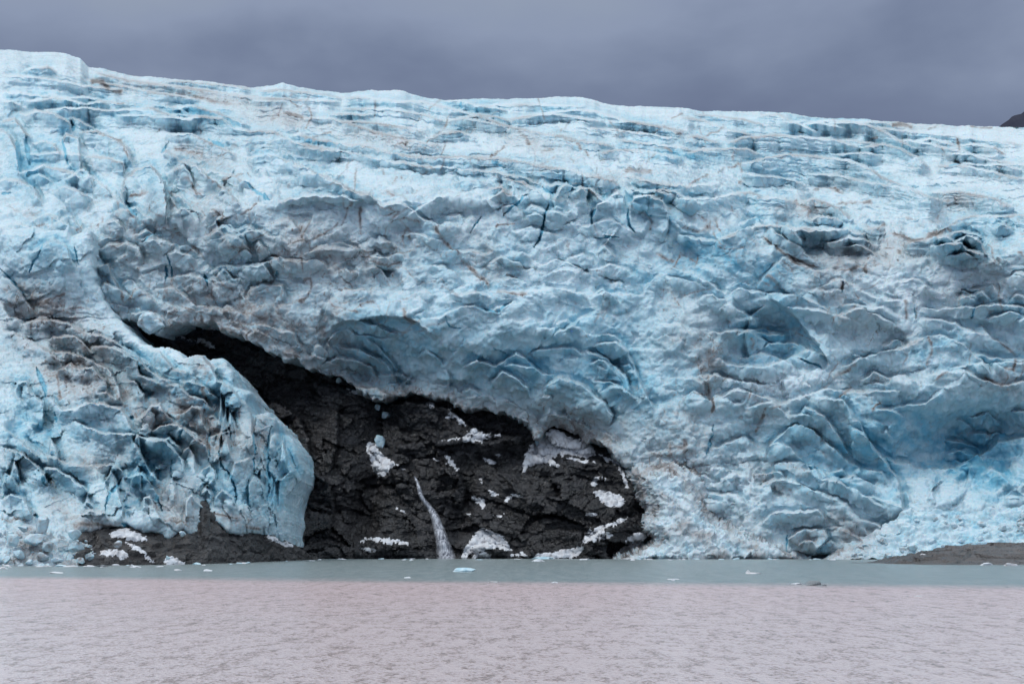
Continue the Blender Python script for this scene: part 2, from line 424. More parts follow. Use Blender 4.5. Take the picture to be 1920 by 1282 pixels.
LIP = LIP.astype(float); _q = np.stack([LIP[:, 0] / 26, LIP[:, 1] / 26, 0 * LIP[:, 0]], 1); _r = np.stack([LIP[:, 0] / 9, LIP[:, 1] / 9, 0 * LIP[:, 0] + 5], 1)
LIP[:, 0] += 3 * perlin(_q + 3.3) + 1.5 * perlin(_r); LIP[:, 1] += 9 * perlin(_q) + 7 * perlin(_r + 9.1) - 3 * np.abs(perlin(_r * 1.7))
def recess(U, V):
    """the ice over the rock is undercut"""
    return 22 * ell(U, V, 850, 780, 290, 95, 10, 1.6) + 10 * ell(U, V, 640, 710, 110, 50, 20, 1.4) + 13 * ell(U, V, 1070, 802, 75, 42, 15, 1.5)
def main_depth(U, V, sky_v):
    vf = np.interp(U, VFT[:, 0], VFT[:, 1])
    s = np.clip((vf - V) / (vf - sky_v), 0, 3)
    far = 2050 + .25 * (U - 960)
    return 862 + .14 * (1047 - V) + recess(U, V) + (far - 1020) * (.80 * s ** 1.8 + .16 * s ** 1.25)
SERAC_OUT = {
 'a': (C2((1150, 900), (1165, 800), (1190, 740), (1230, 712), (1280, 740), (1310, 730), (1335, 760), (1345, 900), (1340, 960), (1160, 980)), "pale ice block on the brow, leftmost of the row of three round seracs"),
 'b': (C2((1370, 960), (1380, 880), (1400, 830), (1450, 800), (1510, 760), (1540, 790), (1562, 850), (1570, 980), (1500, 1010), (1390, 1000)), "pointed pale ice block between two blue cracks, middle of the row of three seracs"),
 'c': (C2((1572, 850), (1600, 790), (1680, 775), (1750, 810), (1785, 850), (1785, 950), (1740, 1030), (1620, 990), (1580, 940)), "round pale ice block with a curved blue slit, rightmost of the row of three seracs"),
 'd': (C1((670, 920), (680, 820), (740, 750), (830, 735), (890, 820), (905, 920), (905, 1060), (780, 1120), (700, 1000)), "tall smooth block with a domed white head standing out of dirty ice"),
 'e': (C1((345, 590), (360, 560), (430, 580), (440, 700), (445, 780), (380, 770), (350, 660)), "thin upright blade of pale ice among the blue crevasses"),
 'f': (C1((110, 770), (170, 760), (240, 730), (290, 745), (400, 770), (470, 850), (480, 960), (330, 1040), (240, 960), (150, 850)), "broad jagged fin of pale ice below the upright blade"),
 'g': (C1((10, 500), (80, 470), (130, 540), (185, 600), (180, 740), (120, 740), (90, 640)), "sharp fin beside the deepest blue crevasses at the edge of the icefall"),
}
MAIN_CRESTS = [
 # upper icefield, back to front
 (C1((110, 220), (190, 192), (260, 190), (320, 225)), 9, 14, 6),
 ([(0, 143), (50, 143), (100, 150), (160, 161), (230, 168)], 8, 10, 6),
 ([(170, 133), (240, 150), (300, 158), (380, 168), (450, 180), (540, 186), (640, 190)], 8, 9, 6),
 ([(480, 170), (530, 168), (600, 176), (650, 183)], 6, 8, 5),
 (C1((0, 330), (110, 335), (230, 350), (290, 345)), 9, 12, 6),
 ([(300, 150), (370, 154), (430, 160), (480, 168)], 5, 7, 5),
 (C1((450, 260), (560, 275), (700, 300), (850, 330), (960, 345), (1100, 370)), 7, 9, 6),
 (C1((130, 385), (290, 358), (380, 372), (470, 395), (560, 378), (610, 415)), 10, 14, 6),
 (C1((220, 430), (450, 415), (600, 430), (830, 415), (900, 445), (1000, 480), (1100, 460), (1210, 475), (1280, 530), (1380, 545), (1500, 545), (1600, 600), (1700, 625), (1865, 650)), 12, 18, 8),
 (C1((890, 412), (1060, 405), (1180, 440), (1300, 490), (1380, 520)), 10, 12, 6),
 (C1((0, 385), (60, 378), (110, 400), (125, 435)), 9, 16, 5),
 ([(535, 257), (563, 252), (597, 263), (640, 270), (674, 272), (709, 282), (760, 293), (812, 296), (863, 294), (915, 297), (966, 302), (1017, 312), (1052, 316), (1083, 323), (1120, 333), (1148, 341), (1162, 356)], 13, 20, 8),
 ([(560, 276), (620, 282), (680, 292), (740, 304), (800, 312), (860, 318), (930, 325), (990, 336), (1020, 352)], 5, 8, 5),
 ([(640, 183), (691, 182), (743, 189), (794, 191), (829, 199), (880, 213), (932, 219), (965, 230)], 9, 12, 7),
 ([(640, 205), (720, 203), (790, 214), (840, 230)], 6, 9, 6),
 (C2((540, 262), (650, 255), (760, 285), (870, 300), (920, 320)), 6, 9, 5),
 ([(949, 225), (1000, 217), (1035, 210), (1086, 205), (1120, 210), (1155, 220), (1189, 230), (1240, 237), (1290, 247)], 10, 12, 7),
 ([(853, 222), (897, 217), (932, 230), (966, 241), (1000, 248), (1052, 256), (1086, 265), (1120, 268), (1155, 277)], 10, 13, 7),
 ([(880, 200), (930, 196), (990, 196), (1050, 197), (1100, 199)], 6, 7, 5),
 ([(1100, 240), (1160, 244), (1220, 252), (1270, 262)], 6, 8, 5),
 ([(1114, 289), (1155, 282), (1189, 282), (1223, 287), (1285, 297)], 9, 12, 6),
 ([(1150, 262), (1200, 268), (1270, 276), (1310, 285)], 7, 10, 6),
 ([(794, 262), (829, 251), (863, 248), (901, 259)], 7, 8, 9),
 ([(640, 227), (709, 231), (760, 240), (800, 248)], 8, 10, 6),
 ([(560, 222), (620, 222), (690, 243), (760, 262), (830, 275)], 7, 12, 6),
 ([(460, 299), (497, 293), (532, 300), (583, 321), (640, 345), (654, 356), (691, 368), (719, 383), (753, 381), (777, 399), (800, 414), (840, 430)], 13, 24, 9),
 ([(515, 383), (549, 372), (600, 367), (640, 369), (680, 378)], 8, 18, 10),
 (C1((900, 560), (1050, 558), (1130, 600), (1220, 640), (1310, 690)), 9, 15, 8),
 ([(330, 300), (380, 318), (430, 330), (480, 352)], 6, 12, 7),
 # right side
 ([(1280, 291), (1314, 281), (1349, 279), (1400, 279), (1431, 293)], 10, 18, 6),
 ([(1385, 310), (1434, 298), (1472, 291), (1520, 292), (1555, 297), (1589, 301), (1623, 312), (1651, 332), (1675, 342), (1726, 363), (1770, 380)], 15, 30, 8),
 ([(1359, 271), (1393, 258), (1452, 253), (1503, 257), (1555, 260), (1589, 269), (1616, 279)], 11, 16, 7),
 ([(1610, 278), (1657, 270), (1692, 281), (1726, 298), (1748, 322)], 11, 20, 7),
 ([(1500, 235), (1541, 226), (1582, 226), (1623, 233), (1657, 246), (1692, 267), (1725, 284)], 10, 15, 6),
 ([(1417, 217), (1458, 214), (1500, 233), (1540, 253)], 8, 12, 5),
 ([(1290, 214), (1340, 216), (1400, 224), (1440, 238)], 6, 8, 5),
 ([(1280, 257), (1307, 255), (1355, 272)], 8, 10, 5),
 ([(1270, 219), (1321, 226), (1366, 244), (1420, 254)], 8, 10, 5),
 ([(1706, 266), (1743, 260), (1778, 267), (1812, 284), (1850, 303)], 10, 14, 6),
 ([(1791, 275), (1829, 270), (1863, 276), (1888, 293)], 8, 12, 5),
 ([(1640, 238), (1700, 246), (1770, 252), (1850, 262), (1920, 272)], 6, 9, 6),
 ([(1850, 300), (1900, 306), (1960, 316)], 7, 12, 6),
 ([(1265, 374), (1331, 373), (1366, 366), (1404, 361), (1431, 372), (1472, 372), (1495, 386)], 9, 22, 7),
 ([(1497, 380), (1527, 373), (1548, 380), (1572, 391), (1605, 420)], 6, 14, 6),
 ([(1380, 428), (1400, 415), (1417, 408), (1440, 422)], 7, 10, 6),
 ([(1265, 440), (1300, 446), (1342, 450), (1373, 439), (1417, 425), (1452, 424), (1486, 428), (1537, 433), (1589, 431), (1632, 446)], 8, 18, 9),
 ([(1440, 428), (1470, 448), (1500, 466), (1540, 500)], 6, 12, 6),
 ([(1755, 442), (1795, 415), (1829, 406), (1881, 408), (1925, 403), (2000, 405)], 11, 22, 9),
 ([(1688, 458), (1726, 449), (1778, 443), (1790, 453), (1812, 443), (1833, 449), (1846, 476), (1881, 502)], 10, 22, 8),
 ([(1575, 464), (1606, 457), (1633, 469), (1656, 489)], 5, 9, 5),
 ([(1735, 362), (1795, 360), (1863, 373), (1905, 396)], 8, 16, 8),
 ([(1750, 312), (1795, 309), (1829, 315), (1870, 325), (1930, 340)], 7, 12, 6),
 ([(1180, 330), (1240, 345), (1290, 350), (1350, 345)], 7, 14, 8),
 # left seracs
 (C1((-60, 500), (0, 535), (50, 570), (90, 640), (112, 790)), 9, 14, 6),
 (C1((-10, 520), (20, 490), (80, 470), (130, 540), (185, 600)), 10, 12, 6),
 (C1((110, 465), (200, 430), (300, 450), (380, 500), (392, 570)), 9, 20, 6),
 (C1((340, 640), (345, 590), (360, 560), (430, 580), (440, 700), (448, 790)), 8, 10, 5),
 (C1((350, 475), (400, 468), (500, 520), (545, 545)), 6, 12, 6),
 (C1((165, 640), (175, 610), (230, 600), (300, 620), (345, 690)), 8, 14, 6),
 (C1((415, 575), (440, 555), (530, 540), (620, 580), (700, 640), (725, 750)), 8, 20, 6),
 (C1((100, 790), (115, 768), (170, 760), (240, 728), (290, 745), (400, 770), (460, 830)), 12, 26, 7),
 (C1((455, 840), (485, 790), (580, 850), (625, 925)), 8, 14, 6),
 (C1((672, 960), (670, 900), (680, 820), (740, 750), (830, 735), (890, 820), (905, 920), (905, 1060)), 13, 18, 6),
 (C1((-40, 820), (20, 812), (100, 810), (180, 850), (240, 960)), 9, 16, 7),
 (C1((445, 695), (520, 680), (600, 690), (670, 720), (682, 805)), 7, 16, 6),
 (C1((905, 960), (930, 895), (960, 940), (990, 1010), (1012, 1130)), 6, 10, 5),
 (C1((625, 905), (650, 900), (680, 945), (740, 1010), (752, 1090)), 7, 14, 6),
 (C1((890, 700), (900, 650), (970, 690), (1000, 730)), 5, 9, 5),
 (C1((910, 880), (990, 900), (1060, 985), (1010, 1010)), 5, 10, 5),
 (C1((520, 1200), (600, 1165), (690, 1160), (760, 1180), (800, 1270)), 8, 18, 6),
 (C1((900, 430), (990, 425), (1060, 470)), 4, 8, 5),
 # brow seracs
 (C2((1165, 900), (1165, 800), (1190, 740), (1230, 712), (1280, 740), (1310, 730), (1335, 760), (1345, 880)), 9, 12, 6),
 (C2((1375, 930), (1380, 880), (1400, 830), (1450, 800), (1510, 760), (1540, 790), (1562, 870)), 9, 13, 6),
 (C2((1574, 900), (1572, 850), (1600, 790), (1680, 775), (1750, 810), (1785, 850), (1785, 950), (1740, 1030)), 10, 15, 6),
 (C2((1540, 750), (1600, 738), (1650, 775)), 6, 8, 5),
 (C2((1690, 770), (1740, 745), (1820, 760), (1900, 800), (1990, 830)), 8, 14, 6),
 (C2((880, 690), (1000, 710), (1060, 750), (1130, 800)), 8, 12, 7),
 (C2((600, 730), (650, 705), (740, 700), (810, 725)), 4, 12, 5),
 (C2((340, 900), (440, 840), (530, 780), (600, 790)), 4, 12, 7),
 # middle face
 (C5((850, 260), (950, 240), (1050, 250), (1200, 250), (1300, 235), (1460, 240), (1550, 275)), 5, 16, 10),
 (C5((1540, 275), (1620, 255), (1700, 262), (1820, 262), (1850, 205), (1925, 160)), 7, 16, 9),
 (C5((740, 505), (660, 440), (580, 400), (470, 368), (350, 385), (230, 410), (150, 450)), 6, 14, 26),
 (C5((300, 560), (430, 600), (480, 640), (545, 760)), 6, 12, 8),
 (C5((330, 480), (420, 520), (500, 620), (540, 700)), 4, 9, 6),
 (C5((100, 640), (200, 590), (300, 600), (390, 640), (420, 720)), 6, 12, 12),
 (C5((860, 650), (940, 608), (1050, 640), (1150, 570), (1200, 598), (1270, 660), (1292, 710)), 7, 14, 8),
 (C5((1005, 740), (1080, 668), (1150, 700), (1220, 750), (1222, 820)), 7, 16, 7),
 (C5((1330, 490), (1430, 430), (1500, 380), (1590, 360)), 6, 14, 7),
 (C5((1500, 555), (1600, 580), (1680, 640), (1740, 700), (1765, 800)), 9, 20, 7),
 (C5((1280, 765), (1380, 700), (1500, 730), (1560, 790), (1620, 840), (1665, 900), (1640, 960)), 9, 22, 8),
 (C5((1570, 480), (1640, 470), (1710, 500), (1760, 600), (1850, 800), (1900, 900)), 6, 14, 6),
 (C5((640, 385), (750, 380), (830, 340), (930, 315), (990, 345), (1090, 330), (1150, 290)), 4, 12, 7),
 (C5((780, 640), (800, 690), (795, 790)), 4, 10, 6),
 (C5((1200, 560), (1340, 545), (1450, 540), (1530, 580)), 4, 10, 6),
 (C5((250, 420), (300, 470), (420, 480), (520, 500)), 3, 9, 5),
 (C4((1160, 170), (1220, 120), (1330, 110), (1480, 120), (1560, 200)), 6, 14, 6),
 (C4((1395, 330), (1410, 240), (1480, 215), (1590, 230), (1620, 330)), 7, 14, 6),
 (C4((725, 470), (740, 380), (850, 370), (930, 420), (975, 500)), 9, 18, 5),
 (C4((860, 260), (980, 240), (1100, 330), (1200, 350), (1330, 380)), 6, 14, 8),
 (C4((1410, 420), (1560, 470), (1650, 500), (1720, 600)), 6, 14, 8),
 (C4((530, 120), (600, 110), (650, 200), (690, 300)), 5, 12, 6),
 # right face
 (C6((0, 125), (60, 108), (180, 160), (270, 200), (350, 262)), 7, 20, 9),
 (C6((350, 262), (410, 235), (480, 240), (560, 262)), 6, 16, 8),
 (C6((540, 258), (700, 263), (790, 300), (870, 330), (915, 380)), 7, 16, 8),
 (C6((905, 640), (870, 585), (800, 490), (720, 400), (650, 320), (560, 265)), 8, 12, 12),
 (C6((470, 620), (440, 500), (470, 380), (560, 300)), 5, 12, 9),
 (C6((280, 600), (400, 640), (560, 645), (700, 590), (810, 540)), 6, 14, 10),
 (C6((280, 810), (400, 768), (520, 800), (640, 842), (740, 800), (880, 762), (1000, 770), (1100, 772), (1270, 770)), 9, 26, 14),
 (C6((930, 650), (1100, 590), (1230, 560), (1310, 530), (1400, 490), (1470, 468), (1560, 510), (1640, 560), (1700, 610), (1745, 700)), 11, 24, 10),
 (C6((1640, 555), (1750, 590), (1860, 600), (1960, 615)), 7, 14, 7),
 (C6((1400, 690), (1480, 672), (1600, 675), (1700, 710), (1800, 740), (1960, 720)), 8, 16, 7),
 (C6((820, 812), (960, 822), (1000, 870), (1100, 1040), (1160, 1120)), 7, 16, 7),
 (C6((1360, 332), (1500, 330), (1700, 320), (1850, 310), (1960, 335)), 8, 18, 8),
 (C6((1540, 292), (1700, 245), (1765, 305)), 6, 14, 6),
 (C6((500, 240), (540, 170), (640, 68), (720, 90), (800, 132), (910, 130)), 6, 18, 7),
 (C6((820, 235), (900, 192), (960, 185), (1080, 250), (1200, 290), (1300, 300)), 5, 12, 7),
 (C6((1640, 440), (1700, 430), (1760, 500), (1850, 530)), 5, 12, 7),
 (C6((1800, 210), (1880, 150), (1960, 150)), 6, 14, 6),
 (C6((1150, 880), (1250, 850), (1400, 830), (1500, 760)), 4, 14, 7),
 (C6((700, 920), (760, 850), (860, 900), (950, 1020), (1000, 1120)), 6, 16, 7),
 # lower right buttress
 (C9((540, 160), (560, 120), (620, 50), (720, -5), (800, 20), (860, 85)), 7, 18, 7),
 (C9((240, 130), (340, 90), (440, 60), (520, 110)), 5, 12, 7),
 (C9((1000, 0), (1090, 60), (1140, 120), (1180, 170), (1260, 290), (1285, 490)), 8, 22, 8),
 (C9((480, 335), (600, 280), (700, 290), (850, 350), (930, 380), (1000, 440), (1050, 490), (1130, 510), (1225, 565)), 7, 14, 9),
 (C9((500, 525), (600, 460), (700, 450), (830, 440), (885, 510)), 7, 18, 8),
 (C9((670, 640), (672, 590), (760, 540), (860, 550), (872, 600), (790, 672)), 8, 16, 6),
 (C9((280, 330), (320, 280), (400, 250), (470, 280)), 5, 12, 6),
 (C9((700, 190), (800, 200), (850, 270), (950, 300), (1100, 380), (1200, 440)), 5, 12, 6),
 (C9((850, 60), (960, 160), (1060, 220), (1170, 240), (1210, 330)), 5, 12, 7),
 (C9((1150, 150), (1250, 180), (1400, 230), (1550, 215), (1640, 170), (1780, 90), (1960, 50)), 9, 24, 12),
 (C9((1225, 400), (1240, 360), (1290, 338), (1345, 400)), 6, 10, 6),
 (C9((20, 250), (120, 210), (200, 260), (280, 280)), 4, 10, 6),
 (C9((120, 600), (200, 560), (300, 540), (400, 590), (490, 580)), 5, 12, 6),
 (C9((1600, 340), (1620, 280), (1640, 170)), 4, 12, 6),
]
MAIN_CRACKS = [
 (C2((1040, 765), (960, 820), (895, 890)), 2.6, 7), (C2((1140, 810), (1110, 900), (1090, 990), (1055, 1065)), 3.4, 10),
 (C2((765, 890), (740, 940), (700, 985)), 2.2, 6), (C2((1400, 850), (1375, 890), (1368, 950)), 3.2, 8),
 (C2((1565, 850), (1573, 940), (1605, 980)), 3.2, 8), (C2((1640, 845), (1720, 880)), 3.2, 6), (C2((1380, 1010), (1440, 1010), (1510, 1000)), 2.4, 4),
 (C1((915, 615), (900, 640), (885, 670)), 2.4, 6), (C1((1140, 585), (1180, 615), (1220, 635)), 3, 6),
 (C4((945, 60), (965, 110), (965, 180)), 2, 5), (C4((935, 110), (940, 160), (930, 215)), 2.4, 6), (C1((850, 1090), (820, 1125), (775, 1150)), 2.2, 5),
 (C1((85, 600), (100, 680), (112, 770)), 5, 10), (C1((135, 590), (150, 640), (165, 740)), 5, 12), (C1((395, 480), (395, 550)), 4, 8),
 (C1((345, 590), (352, 650), (375, 740)), 3, 6), (C1((5, 905), (30, 895), (55, 880)), 4, 6), (C1((690, 930), (720, 990), (745, 1010)), 3, 6),
 (C1((1340, 850), (1430, 900), (1500, 930)), 3.2, 6), (C2((650, 265), (652, 305)), 1.8, 4), (C2((1100, 740), (1140, 765), (1165, 775)), 5, 9),
 (C2((820, 595), (900, 630)), 3, 6), (C3((1450, 500), (1510, 490)), 2.5, 4), (C5((930, 325), (1000, 345), (1060, 340), (1140, 290)), 1.6, 3),
 (C5((1030, 535), (1110, 580)), 1.6, 3), (C6((730, 600), (850, 640)), 3.0, 5), (C6((230, 1120), (270, 1010)), 2.6, 5),
 (C4((1155, 160), (1165, 230)), 4, 7), (C4((1560, 130), (1570, 180)), 3, 5), (C6((1330, 340), (1345, 400)), 1.8, 3), (C6((960, 190), (955, 250)), 2.2, 4),
 (C6((1640, 400), (1660, 330)), 2.4, 4), (C9((665, 560), (660, 660)), 1.8, 3), (C9((230, 130), (270, 0)), 2.4, 4), (C5((780, 380), (800, 430), (860, 440)), 1.4, 2.5),
]
MAIN_BLOBS = [  # amp m, u, v, ru, rv, angle, hardness
 (-34, 1805, 840, 150, 70, -10, 1.5), (12, 900, 600, 300, 60, 3, 1.3), (-14, 1515, 1046, 75, 10, 0, 1.6), (-9, 1345, 1046, 40, 9, 0, 1.6), (8, 1780, 730, 140, 40, 0, 1.3), (14, 1520, 960, 110, 90, 15, 1.2), (10, 1250, 790, 120, 110, 30, 1.1), (-10, 700, 660, 95, 55, 10, 1.4),
 (8, 870, 560, 170, 90, 5, 1.1), (-14, 1455, 632, 62, 52, 0, 1.6), (9, 1320, 620, 60, 110, 0, 1.1), (-8, 1280, 470, 120, 30, 0, 1.2), (10, 1780, 700, 90, 60, 10, 1.2),
 (10, 560, 460, 120, 80, 0, 1.1), (-8, 470, 520, 60, 50, 20, 1.2), (9, 1050, 760, 90, 50, 20, 1.2), (-7, 1240, 920, 70, 70, 0, 1.2), (12, 1600, 790, 110, 45, 15, 1.2),
 (-8, 1380, 840, 50, 30, 0, 1.2), (6, 1420, 470, 60, 40, 0, 1.2), (-9, 860, 405, 60, 20, -10, 1.2), (8, 690, 420, 60, 40, 20, 1.2), (-10, 60, 320, 40, 60, 0, 1.2),
 (-8, 1600, 470, 100, 25, 8, 1.3), (-9, 1800, 400, 60, 20, 0, 1.2), (-10, 760, 720, 40, 20, 0, 1.2), (-9, 640, 700, 50, 22, 15, 1.4), (-8, 1075, 815, 40, 18, 15, 1.4),
]
BLUE = [  # strength, u, v, ru, rv, angle
 (.7, 1790, 820, 140, 65, 0), (.5, 1860, 880, 80, 50, 0), (.35, 900, 640, 260, 70, 5), (.3, 1150, 740, 140, 70, 20), (.55, 1680, 800, 70, 60, 10), (.5, 1860, 900, 80, 60, 0), (.45, 1600, 860, 80, 60, 30), (.35, 700, 640, 110, 50, 10), (.4, 1130, 590, 110, 45, 0),
 (.65, 1310, 470, 70, 30, 0), (.6, 1370, 500, 60, 30, 0), (.45, 1450, 520, 50, 30, 0), (.5, 1450, 630, 70, 60, 20), (.45, 1500, 320, 100, 25, 5), (.4, 1340, 310, 60, 20, 0),
 (.7, 50, 300, 35, 45, 0), (.45, 130, 250, 30, 20, 0), (.4, 870, 350, 60, 15, 5), (.5, 1060, 350, 40, 20, 20), (.55, 1200, 385, 60, 35, 0), (.5, 850, 258, 50, 10, 5),
 (.45, 600, 264, 60, 8, 5), (.45, 880, 195, 50, 8, 5), (.5, 355, 205, 40, 12, 10), (.4, 430, 232, 40, 12, 10), (.3, 1230, 700, 90, 90, 30), (.35, 1000, 700, 120, 60, 10),
 (.5, 1760, 470, 60, 25, 0), (.5, 1880, 440, 50, 30, 0), (.4, 1690, 285, 40, 14, 20), (.4, 1250, 292, 50, 12, 5), (.35, 900, 470, 80, 40, 0), (.4, 300, 340, 40, 40, 0), (.35, 1500, 850, 60, 60, 30), (.4, 1310, 295, 60, 12, 0),
 (.35, 90, 340, 60, 25, 0), (.5, 1410, 415, 40, 12, 0), (.3, 1400, 380, 70, 20, 0), (.4, 240, 220, 60, 14, 0), (.5, 1740, 650, 60, 20, -20), (.45, 1200, 520, 60, 20, -10), (.35, 760, 335, 80, 20, 5), (.3, 480, 250, 40, 12, 5),
]
DIRT = [
 (.35, 1280, 830, 70, 70, 20), (.5, 1240, 950, 30, 60, 10), (.35, 1300, 1010, 60, 30, 0), (.3, 900, 770, 300, 40, 12), (.3, 620, 650, 80, 40, 20), (.3, 1400, 990, 60, 40, 0),
 (.5, 590, 490, 110, 60, 0), (.45, 560, 440, 70, 50, 20), (.35, 280, 470, 100, 70, 0), (.4, 400, 560, 110, 50, 20), (.55, 1690, 470, 80, 28, 8), (.5, 1600, 485, 70, 28, 5), (.35, 1300, 620, 60, 60, 0),
 (.6, 1330, 690, 22, 45, 0), (.45, 1620, 610, 80, 40, 20), (.5, 1795, 375, 40, 20, 0), (.5, 430, 190, 110, 12, 10), (.35, 250, 160, 90, 12, 5), (.55, 520, 225, 70, 14, 5), (.4, 720, 262, 90, 22, 5),
 (.4, 980, 262, 60, 20, 10), (.5, 1520, 395, 40, 22, 0), (.45, 1700, 640, 60, 14, -15), (.8, 1600, 998, 60, 26, 25), (.5, 1510, 1010, 34, 22, 0), (.3, 1180, 340, 90, 14, 5), (.4, 1450, 770, 60, 20, 0),
 (.35, 380, 300, 60, 26, 20), (.4, 390, 420, 70, 50, 20), (.35, 1560, 520, 60, 40, 0), (.5, 900, 475, 60, 30, 45), (.35, 700, 480, 80, 40, 0), (.35, 1860, 500, 60, 24, 0), (.3, 1100, 800, 90, 40, 20), (.3, 1230, 960, 40, 60, 0),
 (.35, 1650, 720, 90, 24, -10), (.55, 1445, 905, 60, 12, 30), (.5, 1490, 885, 26, 14, 10), (.25, 1800, 560, 100, 40, 0), (.45, 1870, 720, 60, 20, 10), (.3, 620, 590, 50, 50, 0), (.45, 500, 600, 60, 40, 20), (.3, 1560, 330, 60, 20, 10), (.35, 1700, 236, 60, 8, 0),
]
DIRTLINES = [  # polyline, width px, strength
 (C2((0, 1120), (120, 1110), (210, 1135)), 2, .8), (C2((105, 830), (103, 1000)), 3, .8), (C2((510, 950), (560, 1020), (600, 1060), (660, 1110)), 3.5, .8), (C2((830, 955), (870, 940), (960, 940)), 2.4, .9),
 (C1((1580, 1170), (1680, 1150), (1780, 1090), (1865, 1030)), 2.6, .9), (C1((1700, 1010), (1660, 1130), (1650, 1280)), 1.8, .8), (C1((700, 905), (760, 900), (830, 880)), 2, .9), (C1((1010, 800), (1060, 850), (1080, 900)), 2.2, .8),
 (C1((540, 560), (620, 580), (660, 600), (710, 720)), 1.8, .7), (C5((640, 0), (620, 10)), 2, .5), (C5((0, 180), (60, 170), (70, 190), (40, 290), (0, 320)), 3, .8), (C5((180, 240), (280, 245), (360, 240)), 2.6, .9),
 (C5((560, 330), (570, 390), (620, 410)), 3, .8), (C5((860, 60), (900, 110), (990, 190), (1020, 230)), 4, .8), (C5((1040, 250), (1130, 255), (1220, 255)), 2, .8), (C5((500, 320), (550, 310)), 2, .7),
 (C6((690, 60), (770, 110), (860, 130)), 2.4, .9), (C6((250, 670), (265, 800), (270, 900)), 4, 1.), (C6((170, 795), (280, 790)), 2, .8), (C6((550, 840), (530, 930), (500, 1000)), 3, .9), (C6((560, 860), (640, 850)), 2, .8),
 (C6((930, 800), (960, 790), (1010, 740)), 3.5, .9), (C6((850, 770), (950, 680), (1050, 620)), 3, .7), (C6((1410, 490), (1420, 560), (1400, 640)), 2.6, .7), (C6((1310, 530), (1300, 600), (1280, 640)), 2, .6), (C6((1700, 700), (1820, 745)), 3, .8),
 (C6((1870, 590), (1860, 660), (1810, 650)), 2.4, .8), (C6((1730, 480), (1830, 540), (1880, 590)), 2.4, .7), (C6((1290, 290), (1295, 400)), 2.6, .8), (C6((1350, 330), (1345, 400)), 2.4, .7), (C6((900, 430), (930, 380), (1050, 320)), 2.6, .6),
 (C6((1120, 860), (1150, 820), (1110, 880)), 2, .8), (C3((500, 430), (560, 415), (640, 420)), 2, .7), (C3((830, 710), (1050, 705)), 2, .7), (C3((700, 640), (780, 630), (890, 660)), 2, .7), (C3((1130, 880), (1250, 905), (1400, 870), (1490, 850)), 4.5, 1.),
 (C3((1060, 960), (1150, 960), (1200, 1000)), 4, .9), (C3((850, 1070), (960, 1060), (1020, 1080)), 4, .9), (C3((420, 880), (540, 970), (640, 1040), (730, 1075)), 2.2, .8), (C3((1000, 380), (1080, 340)), 2, .7), (C3((310, 480), (325, 540)), 2.4, .8),
 (C3((180, 540), (260, 510), (310, 480)), 2, .7), (C3((0, 620), (60, 600), (150, 540)), 2.2, .6), (C3((300, 600), (330, 590)), 3, .9), (C3((860, 1100), (870, 1180)), 4, .9), (C3((600, 690), (690, 760), (680, 790)), 4, .8), (C3((0, 830), (100, 860), (180, 830)), 4, .6),
 (C3((1130, 270), (1230, 275), (1260, 290)), 4.5, 1.2), (C3((1700, 400), (1770, 450)), 2, .6), (C3((1560, 280), (1640, 290), (1700, 290)), 2, .6), (C2((800, 570), (850, 540), (900, 515)), 2, .8), (C2((960, 420), (1010, 470), (1030, 520)), 5, .7), (C2((280, 525), (370, 480)), 2, .7),
 (C2((1340, 740), (1410, 800)), 3, .7), (C2((1700, 890), (1690, 970)), 2.4, .6), (C2((1540, 650), (1700, 655)), 4, .6), (C2((1750, 400), (1860, 440)), 3, .7), (C2((0, 950), (60, 800)), 3, .7), (C2((370, 990), (375, 1020)), 4, .9), (C1((480, 265), (560, 275), (600, 320), (680, 330)), 5, .9),
 (C1((1000, 320), (1100, 370), (1200, 390), (1340, 400)), 4, .8), (C1((1540, 450), (1640, 460), (1650, 490)), 4, .8), (C1((930, 640), (1050, 660), (1120, 650)), 5, .6), (C5((150, 300), (240, 340), (340, 370)), 2.5, .6), (C4((1690, 0), (1700, 160)), 2, .8), (C4((690, 330), (800, 230)), 2, .6), (C2((150, 1130), (260, 1150), (330, 1130)), 2.5, .8),
 (C2((130, 1070), (150, 1060), (300, 1060)), 2, .5), (C1((1240, 870), (1170, 830), (1110, 760)), 2, .6), (C1((1190, 1130), (1300, 1170), (1450, 1200), (1560, 1250)), 5, .6), (C9((850, 120), (880, 170)), 2, .4),
]
SNOWY = [(1., 1450, 720, 90, 26, -5), (1.1, 1262, 960, 56, 95, 10), (.9, 1340, 1015, 70, 30, 0), (.7, 1410, 1030, 60, 20, 0), (.4, 1400, 900, 50, 40, 0), (.4, 1850, 300, 150, 40, 0), (.4, 1800, 250, 200, 15, 0), (.35, 700, 260, 200, 30, 5), (.35, 300, 155, 200, 14, 6), (.4, 1850, 540, 120, 30, 0), (.35, 800, 400, 200, 50, 0), (.5, 1700, 540, 140, 40, 10)]

